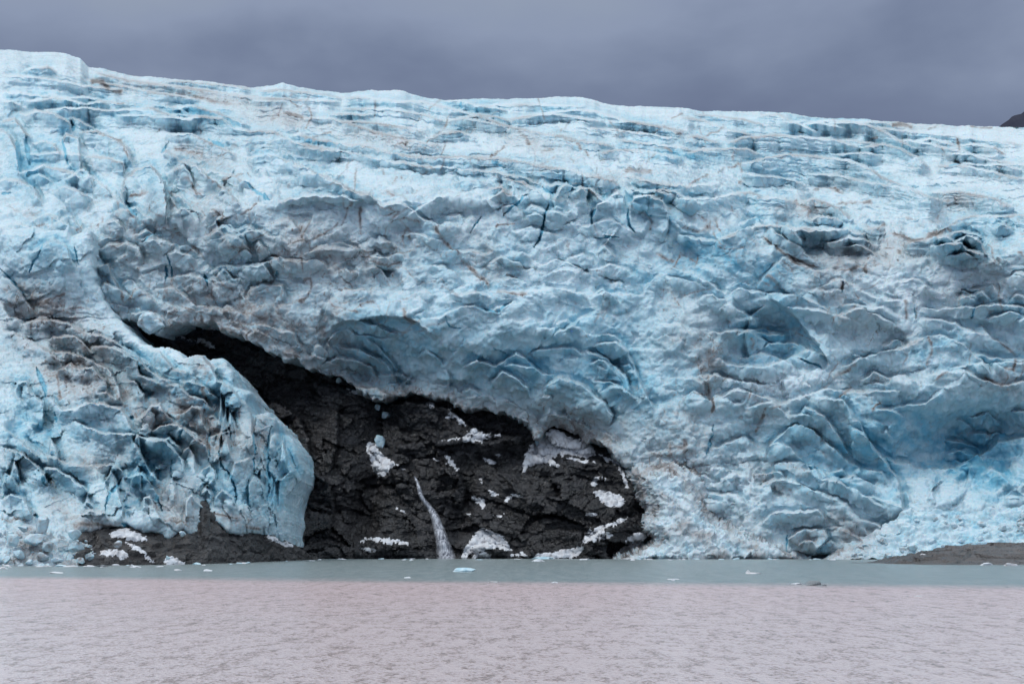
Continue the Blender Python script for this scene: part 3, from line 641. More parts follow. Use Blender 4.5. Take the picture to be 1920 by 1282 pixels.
def broken_edges(n, box, rnd, lean, w=(18, 60), h=(4, 16), amp=(3, 7), wb=(7, 15)):
    """small peaked edges that fill the icefall between the large ones"""
    out = []
    for _ in range(n):
        u, v = rnd.uniform(box[0], box[2]), rnd.uniform(box[1], box[3]); L_, H = rnd.uniform(*w), rnd.uniform(*h); k = rnd.uniform(.25, .75); ln = lean + rnd.uniform(-.12, .12)
        pts = [(0, .0), (k * .55, -H * rnd.uniform(.3, .8)), (k, -H), (k + (1 - k) * .35, -H * rnd.uniform(.5, .95)), (k + (1 - k) * .7, -H * rnd.uniform(.1, .5)), (1, H * rnd.uniform(0, .4))]
        out.append(([(u + x * L_, v + y + x * L_ * ln) for x, y in pts], rnd.uniform(*amp) * .8, rnd.uniform(*wb), rnd.uniform(5, 8)))
    return out
_r = random.Random(21)
MAIN_CRESTS += broken_edges(12, (-10, 330, 420, 460), _r, .15, (50, 110), (14, 36), (4, 8), (14, 24))
MAIN_CRESTS += broken_edges(24, (120, 400, 520, 590), _r, .15, (30, 90), (10, 30), (4, 8), (12, 22))
MAIN_CRESTS += broken_edges(40, (400, 340, 1250, 560), _r, .12, (30, 120), (4, 24), (3, 8), (10, 24))
MAIN_CRESTS += broken_edges(24, (600, 600, 1250, 790), _r, .25, (30, 110), (4, 22), (3, 7), (10, 22))
MAIN_CRESTS += broken_edges(40, (1230, 400, 1930, 720), _r, .10, (40, 140), (4, 22), (3, 9), (12, 26))
MAIN_CRESTS += broken_edges(46, (1260, 740, 1930, 1030), _r, .2, (20, 100), (4, 22), (3, 7), (8, 20))
MAIN_CRESTS += broken_edges(26, (0, 150, 1930, 330), _r, .12, (60, 180), (2, 9), (4, 7), (8, 14))
def veins(n, box, rnd, st=(.35, .8)):
    out = []
    for _ in range(n):
        x, y = rnd.uniform(box[0], box[2]), rnd.uniform(box[1], box[3]); a = rnd.choice([rnd.uniform(-.9, -.2), rnd.uniform(.1, .8), rnd.uniform(1.2, 1.8)]); p = [(x, y)]
        for k in range(rnd.randint(3, 7)):
            a += rnd.uniform(-.35, .35); x += 9 * math.cos(a); y += 9 * math.sin(a); p.append((x, y))
        out.append((p, rnd.uniform(1.1, 2.3), .8 * rnd.uniform(*st)))
    return out
DIRTLINES += veins(110, (250, 340, 800, 640), _r) + veins(40, (0, 380, 300, 600), _r) + veins(60, (650, 250, 1250, 560), _r, (.25, .6)) + veins(90, (1250, 380, 1920, 740), _r, (.3, .75)) + veins(60, (150, 150, 1900, 330), _r, (.3, .7))
def paint(U, V, M, blue, dirt, lines, snow):
    jit = 14 * perlin(np.stack([U / 45, V / 30, 0 * U + 9.1], 1)) + 6 * perlin(np.stack([U / 14, V / 11, 0 * U + 4.1], 1))
    brk = .65 + .7 * perlin(np.stack([U / 22, V / 16, 0 * U + 2.1], 1))
    for s, *e in blue: M[:, 0] += .85 * s * ell(U + jit, V + .5 * jit, *e) * brk
    for s, *e in dirt: M[:, 1] += .92 * s * ell(U + jit, V + .5 * jit, *e) * (.4 + .6 * brk)
    for s, *e in snow: M[:, 2] += s * ell(U + jit, V + .4 * jit, *e) * brk
    for pl, wd, st in lines:
        p = densify(pl); lo = p.min(0) - 15; hi = p.max(0) + 15
        m = np.nonzero((U > lo[0]) & (U < hi[0]) & (V > lo[1]) & (V < hi[1]))[0]
        d, s, ar, _, _ = linedist(U[m] + .25 * jit[m], V[m] + .25 * jit[m], p)
        g = np.exp(-(d / wd) ** 2) * sstep(0, .12, ar) * sstep(0, .12, 1 - ar) * np.clip(brk[m] + .15, .2, 1.1)
        M[m, 1] = np.maximum(M[m, 1], 1.5 * st * g)

def ice_noise(P, face, kind='main'):
    """first-stage relief in metres; face: 1 on the steep front, 0 on the lying icefield"""
    Q = warp(P, 40, 9); Q = warp(Q, 11, 2.6, 5.)
    A = 4.5 * fbm(P, 75, 3)
    f1, f2, _ = cells(Q, (24, 30, 20), 3.1, .35)
    A += face * 7.0 * (f1 - .55)
    g1, g2, _ = cells(Q, (9.5, 12, 8), 8.7, -.3)
    A += face * 2.3 * (g1 - .55)
    h1, h2, _ = cells(warp(P, 90, 22, 2.), (75, 52, 200), 1.7)
    top = 1 - face
    A += top * 8.0 * (.55 - h1) + top * 4.0 * (.5 - np.clip(h2 - h1, 0, 1) * 0) * 0
    A += top * 5.0 * fbm(Q * np.array([.55, 1, 1]), 30, 3, .5, 1)
    A += top * 1.2 * (g1 - .5)
    return A

us = cols(-420, 2340, -30, 1950, 1.65, 8)
SKV = np.interp(us, SKY[:, 0], SKY[:, 1])
SKV = SKV + 2.6 * perlin(np.stack([us / 42, 0 * us, 0 * us + .3], 1)) + 1.3 * perlin(np.stack([us / 13, 0 * us, 0 * us + 7.3], 1))
t_face = np.linspace(0, 1, 300)[:-1]; 
rows_v = np.concatenate([np.arange(1062, 560, -1.6)])
n_up = 360
Ub = []; Vb = []
for v in rows_v: Ub.append(us); Vb.append(np.full(len(us), v))
for k in range(n_up + 1):
    Ub.append(us); Vb.append(560 + (SKV - 560) * (k / n_up))
U = np.array(Ub); V = np.array(Vb); SK2 = np.broadcast_to(SKV, U.shape)
D = main_depth(U, V, SK2)
# behind the skyline the ice runs on level and falls away
bU, bV, bD = [], [], []
z_top = HC + (HZ - V[-1]) / F * D[-1]
for k in range(1, 22):
    d2 = D[-1] * (1 + .02 * k); z2 = z_top - 2.0 * k ** 1.3
    bU.append(960 + (U[-1] - 960) * D[-1] / d2); bD.append(d2); bV.append(HZ - (z2 - HC) * F / d2)
U = np.vstack([U, bU]); V = np.vstack([V, bV]); D = np.vstack([D, bD])
nb = len(bU)
# lower lip
lipv = np.interp(us, LIP[:, 0], LIP[:, 1], left=1200, right=1200)
lipv = np.where(us < 150, 1200., lipv)
SHP = U.shape
sd_line, side, _, fu, fv = linedist(U.ravel(), V.ravel(), LIP)
below = inpoly(U, V, np.vstack([LIP, [[1240, 1300], [150, 1300]]])) & (U > 150) & (U < 1240)       # under the lip
below[-nb:] = False
dist = sd_line.reshape(SHP)
P0 = W(U, V, D)
Uf, Vf, Df = U.ravel(), V.ravel(), D.ravel()
G = np.clip(-np.gradient(D, axis=0) / np.minimum(np.gradient(V, axis=0), -1e-3), -50, 50); G = np.clip(np.abs(G), .2, 9).ravel()
for_face = Vf - np.interp(Uf, VFT[:, 0], VFT[:, 1]) + 40 * perlin(np.stack([Uf / 120, Vf / 80, 0 * Uf], 1))
face = sstep(-70, 60, for_face)
Pf = P0.reshape(-1, 3)
Vq = Vf.copy(); Vq[-nb * len(us):] = -500
tt = ((560 - V) / (560 - np.vstack([SK2, np.broadcast_to(SKV, (nb, len(us)))]))).ravel()
A = np.zeros(len(Uf)); M = np.zeros((len(A), 4), np.float32)
Q = warp(warp(Pf, 60, 14), 18, 4.0, 5.)
T_ = 1 - face
damp = 1 - .6 * sstep(.86, 1., tt)
q2 = Q * np.array([.42, 1, 1])
A += T_ * damp * (12 * fbm(q2, 62, 2) + 6 * fbm(q2, 30, 2, .5, 1)) * np.clip(G / 3.2, .25, 1.5)
A += (5 + 4 * T_) * fbm(Pf, 75, 3) * damp
f1, f2, _ = cells(Q, (24, 30, 20), 3.1, .35); mzone = sstep(-220, -30, for_face) * (1 - .25 * face)
A += mzone * (4.5 * (f1 - .55) + blur((7.0 * facets(Q, (22, 26, 17), 4.4)).reshape(SHP), 2).ravel() + 2.0 * fbm(Q, 26, 3, .5, 1))
add_blobs(Uf, Vq, A, MAIN_BLOBS)
add_crests(Uf, Vq, A, M, G, .68, [(p, a * .8, w1, w2) for p, a, w1, w2 in MAIN_CRESTS])
add_cracks(Uf, Vq, A, M, MAIN_CRACKS)
paint(Uf, Vq, M, BLUE, DIRT, DIRTLINES, SNOWY)
# the ice thins towards its lower lip
lipfade = np.where((Uf > 150) & (Uf < 1240), np.clip(dist.ravel() / 22, 0, 1), 1)
A = A * (.35 + .65 * lipfade) + 3.0 * np.sqrt(np.clip(lipfade, 0, 1)) * (lipfade < 1)
D1 = Df - A
D1[-nb * len(us):] = Df[-nb * len(us):]
acc = np.maximum.accumulate(D1.reshape(SHP), axis=0).ravel()          # few overhangs on the lying icefield
D1 = D1 + (acc - D1) * .85 * T_
P1 = W(Uf, Vf, D1)
P1[-nb * len(us):] = Pf[-nb * len(us):]
N1f = soft_normals(P1, SHP, 6)
Q = warp(P1, 14, 3.0, 2.)
g1, g2, _ = cells(Q, (10, 12, 8), 8.7, -.3)
mid = (1.0 + 1.0 * np.maximum(face, mzone)) * (g1 - .55) * 1.2 + (1.3 - .5 * face) * 1.3 * fbm(Q, 12, 3, .5, 1) + blur((2.8 * facets(Q, (11, 13, 8), 2.7)).reshape(SHP), 1).ravel() * (.5 + .5 * np.maximum(face, mzone))
q = P1 + N1f * (mid * damp * (1 - .6 * M[:, 3]))[:, None]
N1f = soft_normals(q, SHP, 2)
w1, w2, _ = worley(warp(q, 8, 1.6) / np.array([4.2, 5., 3.4]) + 2.2)
small = .6 * (w1 - .5) + .35 * fbm(q, 3.2, 3, .55, 1) + .9 * facets(warp(q, 5, .8), (2.6, 3, 2.2), 4.)
rough_zone = .45 + .4 * face + 1.6 * sum(ell(Uf, Vq, *e) for e in ((1270, 960, 70, 100), (1380, 900, 60, 60), (1450, 720, 90, 22), (440, 520, 40, 40)))
P2 = (q + N1f * (small * rough_zone * (1 - .75 * M[:, 3]))[:, None]).reshape(*SHP, 3)
# bring the rendered skyline back onto the measured one
pu, pv = proj(P2)
top = pv[-nb - 120:].min(0); k_ = np.ones(5) / 5; dlt = np.convolve(np.pad(SKV - top, 2, 'edge'), k_, 'valid')
wgt = sstep(.45, 1., np.clip(tt, 0, 1)).reshape(SHP)
P2[..., 2] -= dlt[None] * wgt * P2[..., 1] / F
# fold the lip back under
fold = below & (dist > 0)
foot = W(fu.reshape(SHP), fv.reshape(SHP), (862 + .14 * (1047 - fv) + recess(fu, fv)).reshape(SHP))
back = np.clip(dist, 0, 30)
jag = (3.0 * fbm(foot.reshape(-1, 3), 14, 4) + 1.2 * perlin(foot.reshape(-1, 3) / 2.5)).reshape(SHP)
P2[fold, 0] = foot[fold, 0] + jag[fold] * .5; P2[fold, 1] = foot[fold, 1] + 1.7 * back[fold]
P2[fold, 2] = foot[fold, 2] + jag[fold] * .7 + .12 * back[fold] * np.abs(jag[fold])
keepv = ~(below & (dist > 26))
keep = keepv[:-1, :-1] & keepv[1:, :-1] & keepv[1:, 1:] & keepv[:-1, 1:]
M[:, 1] += .30 * np.exp(-dist.ravel() / 16) * (lipfade < 1) + .12 * np.exp(-dist.ravel() / 60) * (Uf > 150) * (Uf < 1240)
MA = np.clip(M[:, :3], 0, 1.5).reshape(*SHP, 3)
glacier = empty('glacier', (0, 870, 0))
tag(glacier, "huge crevassed blue-white glacier filling the slope above the black rock", "glacier")
Uc = U[:-1, :-1]; Vc = V[:-1, :-1].copy(); Vc[-nb:] = -500
rest = keep.copy()
for key, (pl, lab) in SERAC_OUT.items():
    ins = inpoly(Uc, Vc - 6, densify(pl, 6, True)) & rest
    o = grid_mesh('serac', P2, ins, ICE, glacier, MA); o['label'] = lab
    rest &= ~ins
split = 520 + 40 * np.sin(Uc / 170.) + 18 * np.sin(Uc / 47.) - 110 * sstep(700, 100, Uc)
up = (Vc < split) & rest
grid_mesh('upper_icefield', P2, up, ICE, glacier, MA)
grid_mesh('ice_cliff', P2, rest & ~up, ICE, glacier, MA)

# ------------------------------------------------------------------ left ice tongue
TONGUE = densify([(-420, 470), (-200, 440), (-40, 425), (20, 432), (60, 428), (100, 432)] + C1((350, 1085), (368, 1050), (398, 1112), (440, 1090), (485, 1068), (506, 1085), (515, 1200)) +
  C4((535, 140), (560, 250), (640, 380), (740, 490), (830, 570), (970, 572), (1050, 622), (1160, 616), (1200, 645), (1285, 645), (1340, 720), (1350, 790), (1440, 832), (1420, 890), (1450, 950), (1540, 938), (1590, 1000), (1575, 1060), (1660, 1080), (1708, 1140), (1722, 1200)) +
  C7((1742, 250), (1728, 300), (1680, 345), (1640, 400), (1632, 480), (1640, 540), (1628, 640), (1610, 650), (1540, 620), (1490, 600), (1330, 600), (1240, 545), (1180, 470), (1145, 462), (1125, 600), (1060, 600), (1030, 585), (940, 630), (860, 600), (780, 585), (700, 570), (600, 570), (520, 590), (440, 620), (420, 780)) +
  [(60, 1063), (-420, 1064)], 6, True)
SHORE_D = np.array([(-420, 600), (0, 618), (150, 624), (250, 640), (350, 665), (450, 705), (520, 765), (580, 815), (700, 860)], float)
_q = np.stack([TONGUE[:, 0] / 18, TONGUE[:, 1] / 18, 0 * TONGUE[:, 0]], 1)
TONGUE[:, 0] -= 10 * sstep(300, 450, TONGUE[:, 0])
TONGUE = TONGUE + 4.5 * np.stack([perlin(_q), perlin(_q + 5.5)], 1) + 1.5 * np.stack([perlin(_q * 3), perlin(_q * 3 + 5.5)], 1)
def tongue_depth(U, V):
    d0 = np.interp(U, SHORE_D[:, 0], SHORE_D[:, 1]); t = np.clip((1056 - V) / 455, 0, 3)
    d = d0 + (895 - d0) * (.18 * t + .82 * t ** 1.55)
    mn = 862 + .14 * (1047 - V) - 26
    return np.minimum(d, mn)
TONGUE_CRESTS = [
 (C4((0, 170), (60, 200), (120, 270), (170, 340), (205, 410)), 6, 14, 8), (C4((100, 445), (260, 410), (380, 440), (460, 490), (560, 510), (640, 540), (760, 610), (820, 690), (930, 760), (985, 785)), 8, 18, 8),
 (C4((0, 480), (80, 490), (140, 530), (230, 570), (300, 620), (345, 665)), 7, 16, 7), (C4((265, 550), (300, 510), (420, 510), (480, 560), (530, 620)), 6, 14, 7), (C4((495, 575), (600, 568), (680, 590), (760, 650), (785, 725), (900, 775)), 7, 14, 7),
 (C4((255, 595), (400, 600), (520, 650), (620, 700), (670, 800), (692, 915)), 8, 12, 8), (C4((325, 760), (330, 700), (400, 665), (430, 690), (520, 690), (590, 760), (612, 850)), 7, 16, 7), (C4((680, 765), (760, 768), (812, 830), (800, 905)), 6, 12, 6),
 (C4((915, 795), (1000, 788), (1080, 850), (1150, 870), (1200, 945)), 6, 16, 6), (C4((1040, 640), (1140, 618), (1190, 680), (1220, 760), (1290, 790), (1360, 870), (1400, 900), (1420, 980), (1428, 1180)), 8, 18, 9), (C4((85, 850), (100, 780), (150, 768), (170, 830), (240, 880), (246, 1035)), 8, 14, 7),
 (C4((250, 880), (300, 878), (350, 930), (420, 920), (480, 900), (560, 888), (680, 920), (712, 960), (740, 1030), (785, 1065)), 8, 16, 8), (C4((755, 1010), (850, 900), (900, 893), (940, 960), (995, 1005)), 7, 14, 7), (C4((1005, 965), (1080, 900), (1130, 920), (1142, 1000), (1160, 1060)), 6, 12, 6),
 (C4((835, 1065), (900, 1020), (1000, 998), (1030, 1030), (1100, 1060), (1160, 1110), (1172, 1195)), 7, 14, 7), (C4((1135, 980), (1200, 958), (1250, 1010), (1262, 1110)), 6, 12, 6), (C4((0, 1005), (60, 1060), (170, 1140), (225, 1210)), 8, 18, 8), (C4((400, 985), (600, 1060), (740, 1060), (830, 1090), (950, 1078), (1035, 1165)), 8, 18, 10),
 (C4((1425, 1030), (1440, 965), (1500, 955), (1550, 980), (1560, 1060), (1580, 1130)), 6, 12, 6), (C4((1000, 770), (1080, 765), (1150, 800), (1250, 880)), 5, 12, 6), (C4((620, 560), (800, 640), (870, 700)), 5, 12, 6), (C4((830, 575), (900, 600), (980, 700), (1060, 720)), 5, 14, 8),
 (C4((1190, 700), (1280, 660), (1330, 730), (1345, 800)), 5, 12, 6), (C4((540, 830), (600, 820), (660, 880)), 5, 12, 5), (C4((0, 330), (60, 400), (150, 430)), 5, 12, 6), (C4((140, 60), (230, 0), (300, -40), (380, 20), (400, 90), (430, 140)), 6, 20, 8),
 (C7((0, 130), (60, 130), (120, 150), (180, 200), (240, 250), (275, 340)), 7, 18, 7), (C7((240, 300), (250, 235), (330, 240), (400, 290), (460, 330), (512, 395)), 7, 18, 7), (C7((515, 225), (620, 208), (680, 240), (705, 300)), 6, 16, 7), (C7((590, 330), (625, 255), (660, 330), (692, 450), (690, 550)), 8, 12, 6),
 (C7((735, 60), (770, 120), (830, 220), (880, 290), (912, 335)), 8, 16, 7), (C7((815, 85), (930, 68), (980, 130), (1030, 190), (1032, 300)), 7, 16, 6), (C7((1028, 190), (1035, 140), (1060, 113), (1090, 160), (1105, 280)), 6, 9, 5), (C7((1105, 280), (1180, 208), (1212, 260), (1212, 350)), 7, 14, 6),
 (C7((795, 500), (810, 395), (840, 390), (885, 480), (930, 560)), 6, 11, 6), (C7((1130, 420), (1135, 370), (1155, 343), (1192, 380), (1192, 450)), 6, 10, 5), (C7((1200, 460), (1210, 395), (1250, 358), (1310, 400), (1335, 480)), 6, 12, 6), (C7((1500, 180), (1520, 60), (1560, 20), (1585, 80), (1620, 170), (1662, 245), (1660, 300)), 8, 14, 6),
 (C7((690, 540), (700, 470), (760, 450), (800, 500)), 5, 10, 6), (C7((10, 380), (30, 270), (70, 290), (105, 370)), 6, 10, 6), (C7((0, 430), (60, 380), (130, 400), (175, 490), (170, 540)), 7, 16, 6), (C7((1040, 560), (1045, 420), (1080, 380), (1140, 450), (1138, 560)), 7, 12, 6),
 (C7((1400, 470), (1395, 330), (1430, 270), (1480, 330), (1500, 450)), 5, 12, 5), (C7((1160, 170), (1180, 60), (1240, 40), (1250, 180)), 5, 10, 5), (C7((1000, 40), (1035, 10), (1090, 60), (1160, 120)), 6, 10, 7), (C7((430, 520), (500, 470), (590, 480), (640, 560)), 4, 10, 5),
 (C7((700, 300), (800, 250), (850, 330), (900, 420)), 5, 12, 6), (C7((1280, 330), (1320, 200), (1400, 180), (1425, 240)), 5, 14, 6), (C7((1560, 480), (1570, 300), (1630, 250), (1660, 240)), 4, 12, 6), (C7((120, 60), (250, 160), (380, 210), (520, 230)), 6, 16, 8),
]
TONGUE_CRACKS = [
 (C7((1240, 100), (1243, 220), (1300, 280), (1330, 440)), 2.4, 7), (C7((1400, 300), (1392, 400), (1408, 490)), 2.6, 7), (C7((1515, 0), (1505, 200), (1500, 480)), 3, 8), (C7((1425, 30), (1428, 160), (1420, 250)), 2.4, 5), (C7((850, 340), (880, 400), (915, 470)), 3.6, 8),
 (C7((970, 180), (965, 290)), 3, 5), (C7((590, 470), (610, 400), (680, 300)), 4, 6), (C7((190, 500), (210, 530)), 7, 9), (C7((240, 270), (245, 330)), 2.6, 6), (C7((1012, 90), (1030, 20)), 2.2, 6), (C7((680, 540), (740, 570)), 5, 6), (C7((1190, 0), (1175, 100), (1180, 200)), 2.5, 5),
 (C4((210, 700), (250, 800), (260, 850)), 6, 7), (C4((830, 880), (850, 830)), 4, 6), (C4((0, 130), (110, 250), (160, 330)), 2, 3), (C4((240, 0), (200, 80), (170, 160)), 2.4, 4), (C4((420, 10), (440, 120)), 2.4, 4), (C4((730, 960), (755, 990)), 4, 6), (C4((310, 940), (330, 1000)), 4, 5),
]
T_BLOBS = [(-14, 70, 800, 60, 55, 20, 1.2), (9, 140, 740, 60, 50, 30, 1.2), (9, 470, 870, 60, 100, 0, 1.3), (-7, 330, 870, 60, 40, 0, 1.2), (7, 30, 880, 50, 40, 0, 1.2), (-9, 265, 660, 30, 20, 20, 1.2), (8, 90, 500, 60, 60, 0, 1.2), (-8, 120, 930, 40, 40, 0, 1.2), (6, 560, 870, 30, 50, 0, 1.4)]
T_BLUE = [(.8, 50, 790, 50, 50, 20), (.55, 110, 820, 70, 30, 10), (.4, 90, 450, 60, 40, 0), (.35, 80, 510, 60, 40, 20), (.45, 45, 700, 30, 20, 0), (.6, 285, 675, 40, 14, 20), (.55, 430, 760, 50, 40, 45), (.5, 555, 870, 30, 60, 0), (.5, 510, 920, 30, 90, 0), (.5, 300, 850, 40, 50, 0), (.45, 250, 900, 60, 50, 30), (.4, 60, 900, 50, 50, 0), (.35, 150, 900, 40, 30, 0),
  (.4, 420, 880, 40, 80, 0), (.45, 260, 740, 20, 30, 0), (.4, 120, 640, 30, 14, 0), (.4, 340, 730, 50, 40, 30), (.5, 240, 780, 20, 20, 0), (.4, 350, 800, 20, 30, 0), (.4, 15, 650, 30, 20, 0)]
T_DIRT = [(.25, 100, 620, 90, 30, 20), (.25, 300, 740, 90, 50, 35), (.2, 180, 720, 70, 50, 30), (.4, 400, 800, 60, 50, 20), (.35, 60, 860, 60, 30, 0), (.35, 200, 860, 60, 30, 0), (.4, 60, 560, 60, 40, 0), (.35, 480, 830, 40, 60, 0), (.4, 320, 930, 60, 30, 0),
 (.35, 1280, 830, 70, 70, 20), (.5, 1240, 950, 30, 60, 10), (.35, 1300, 1010, 60, 30, 0), (.3, 900, 770, 300, 40, 12), (.3, 620, 650, 80, 40, 20), (.3, 1400, 990, 60, 40, 0),(.7, 283, 790, 34, 26, 0), (.5, 360, 840, 34, 26, 30), (.5, 350, 770, 24, 16, 0), (.45, 140, 710, 60, 50, 20), (.45, 190, 660, 40, 40, 30), (.5, 30, 580, 40, 50, 20), (.5, 120, 590, 50, 30, 20), (.7, 170, 975, 40, 20, 0), (.6, 330, 965, 50, 30, 20), (.4, 170, 870, 60, 16, 10), (.5, 110, 950, 30, 20, 0), (.6, 440, 975, 40, 14, 20), (.3, 230, 760, 30, 40, 0), (.35, 380, 690, 20, 20, 0), (.4, 480, 830, 16, 30, 0), (.3, 420, 830, 60, 40, 0), (.3, 80, 660, 70, 50, 20), (.8, 200, 1000, 50, 14, 0)]
T_LINES = [(C4((250, 330), (330, 280), (370, 260)), 3, .7), (C4((290, 370), (450, 350), (520, 370)), 2, .8), (C4((30, 230), (80, 380), (140, 420)), 4, .6), (C4((330, 700), (335, 880)), 3, .7), (C7((1140, 100), (1170, 90), (1190, 150)), 3, .8), (C7((940, 530), (1040, 540)), 3, .7), (C7((430, 550), (600, 550), (680, 590)), 5, .8), (C7((1200, 490), (1340, 520)), 2.4, 1.), (C7((1370, 560), (1460, 570)), 3, .9), (C7((0, 540), (170, 515)), 2, .7),
  (C4((1140, 800), (1190, 920)), 2.4, .6), (C4((1360, 880), (1330, 1100)), 3, .5), (C4((1080, 880), (1120, 930)), 4, .8), (C4((600, 740), (690, 900)), 3, .5)]

_t = random.Random(4)
TONGUE_CRESTS += broken_edges(9, (390, 800, 545, 960), _t, .1, (14, 26), (35, 85), (3, 5), (8, 13)) + broken_edges(7, (0, 850, 370, 960), _t, .1, (18, 36), (20, 55), (3, 5), (8, 14))
def build_tongue():
    us = cols(-420, 620, -30, 600, 1.6, 9); vs = np.arange(1072, 405, -1.6)
    U, V = np.meshgrid(us, vs); D = tongue_depth(U, V); shp = U.shape
    Uf, Vf = U.ravel(), V.ravel()
    sd, fu, fv = sdf(Uf, Vf, TONGUE, 45)
    sd = np.where((sd < -999) & inpoly(Uf, Vf, TONGUE), 60, sd)
    P0 = W(U, V, D); Pf = P0.reshape(-1, 3); Gt = np.clip(np.gradient(D, axis=0) / 1.6, .1, 3).ravel()
    Q = warp(warp(Pf, 26, 6, 4.), 8, 2.0, 1.)
    low = sstep(790, 900, Vf + (Uf - 300) * .12)
    f1, f2, _ = cells(Q, (14, 18, 11), 5.1, .6); c1, c2, _ = cells(Q, (8, 10, 26), 2.1, .12)
    A = 4 * fbm(Pf, 50, 3) + (1 - low) * (2.5 * (f1 - .5) + 3.0 * facets(Q, (15, 17, 11), 6.4)) + low * (3.0 * (c1 - .5) + 3.5 * facets(Q, (8, 12, 30), 3.1))
    M = np.zeros((len(Uf), 4), np.float32)
    add_blobs(Uf, Vf, A, T_BLOBS)
    add_crests(Uf, Vf, A, M, Gt, .7, [(p, a * 1.5, w1, w2) for p, a, w1, w2 in TONGUE_CRESTS]); add_cracks(Uf, Vf, A, M, TONGUE_CRACKS)
    paint(Uf, Vf, M, T_BLUE, T_DIRT, T_LINES, [(.5, 60, 640, 60, 30, 20), (.4, 160, 620, 80, 20, 20)])
    e = np.clip(sd / 26, 0, 1); A = A * (.5 + .5 * e)
    P1 = W(Uf, Vf, D.ravel() - A + 9 * (1 - np.sqrt(np.clip(1 - (1 - e) ** 2, 0, 1))))   # rounded flank
    N1 = soft_normals(P1, shp, 5); Q = warp(P1, 9, 2., 3.)
    g1, _, _ = cells(Q, (5.5, 7, 5), 7.7, .2)
    P1 = P1 + N1 * ((.8 * (g1 - .5) + .5 * fbm(Q, 8, 3, .5, 1) + 1.3 * facets(Q, (7, 8, 6), 3.3)) * (.3 + .7 * e) * (1 - .7 * M[:, 3]))[:, None]
    N1 = soft_normals(P1, shp, 2)
    w1, _, _ = worley(warp(P1, 6, 1.2) / np.array([3.0, 3.6, 2.6]) + 6.2)
    P2 = P1 + N1 * ((.6 * (w1 - .5) + .35 * fbm(P1, 2.4, 3, .55, 1) + .6 * facets(warp(P1, 4, .6), (2, 2.2, 1.7), 9.)) * (.3 + .7 * e) * (1 - .75 * M[:, 3]))[:, None]
    out = sd < 0
    foot = W(fu, fv, tongue_depth(fu, fv) + 14); b = np.clip(-sd, 0, 40)
    jg = 2.2 * fbm(foot + np.array([0, 2.4, 0]) * b[:, None], 9, 4) + .5 * perlin(foot / 1.7)
    P2[out, 0] = foot[out, 0] + .5 * jg[out]; P2[out, 1] = foot[out, 1] + 2.4 * b[out]; P2[out, 2] = foot[out, 2] + .5 * jg[out] - .1 * b[out]
    kv = (sd > -34).reshape(shp); keep = kv[:-1, :-1] & kv[1:, :-1] & kv[1:, 1:] & kv[:-1, 1:]
    o = grid_mesh('glacier_tongue', P2.reshape(*shp, 3), keep, ICE, None, np.clip(M[:, :3], 0, 1.5).reshape(*shp, 3))
    tag(o, "crumpled ice tongue with blue pinnacles reaching the shore left of the black rock", "glacier tongue")
build_tongue()

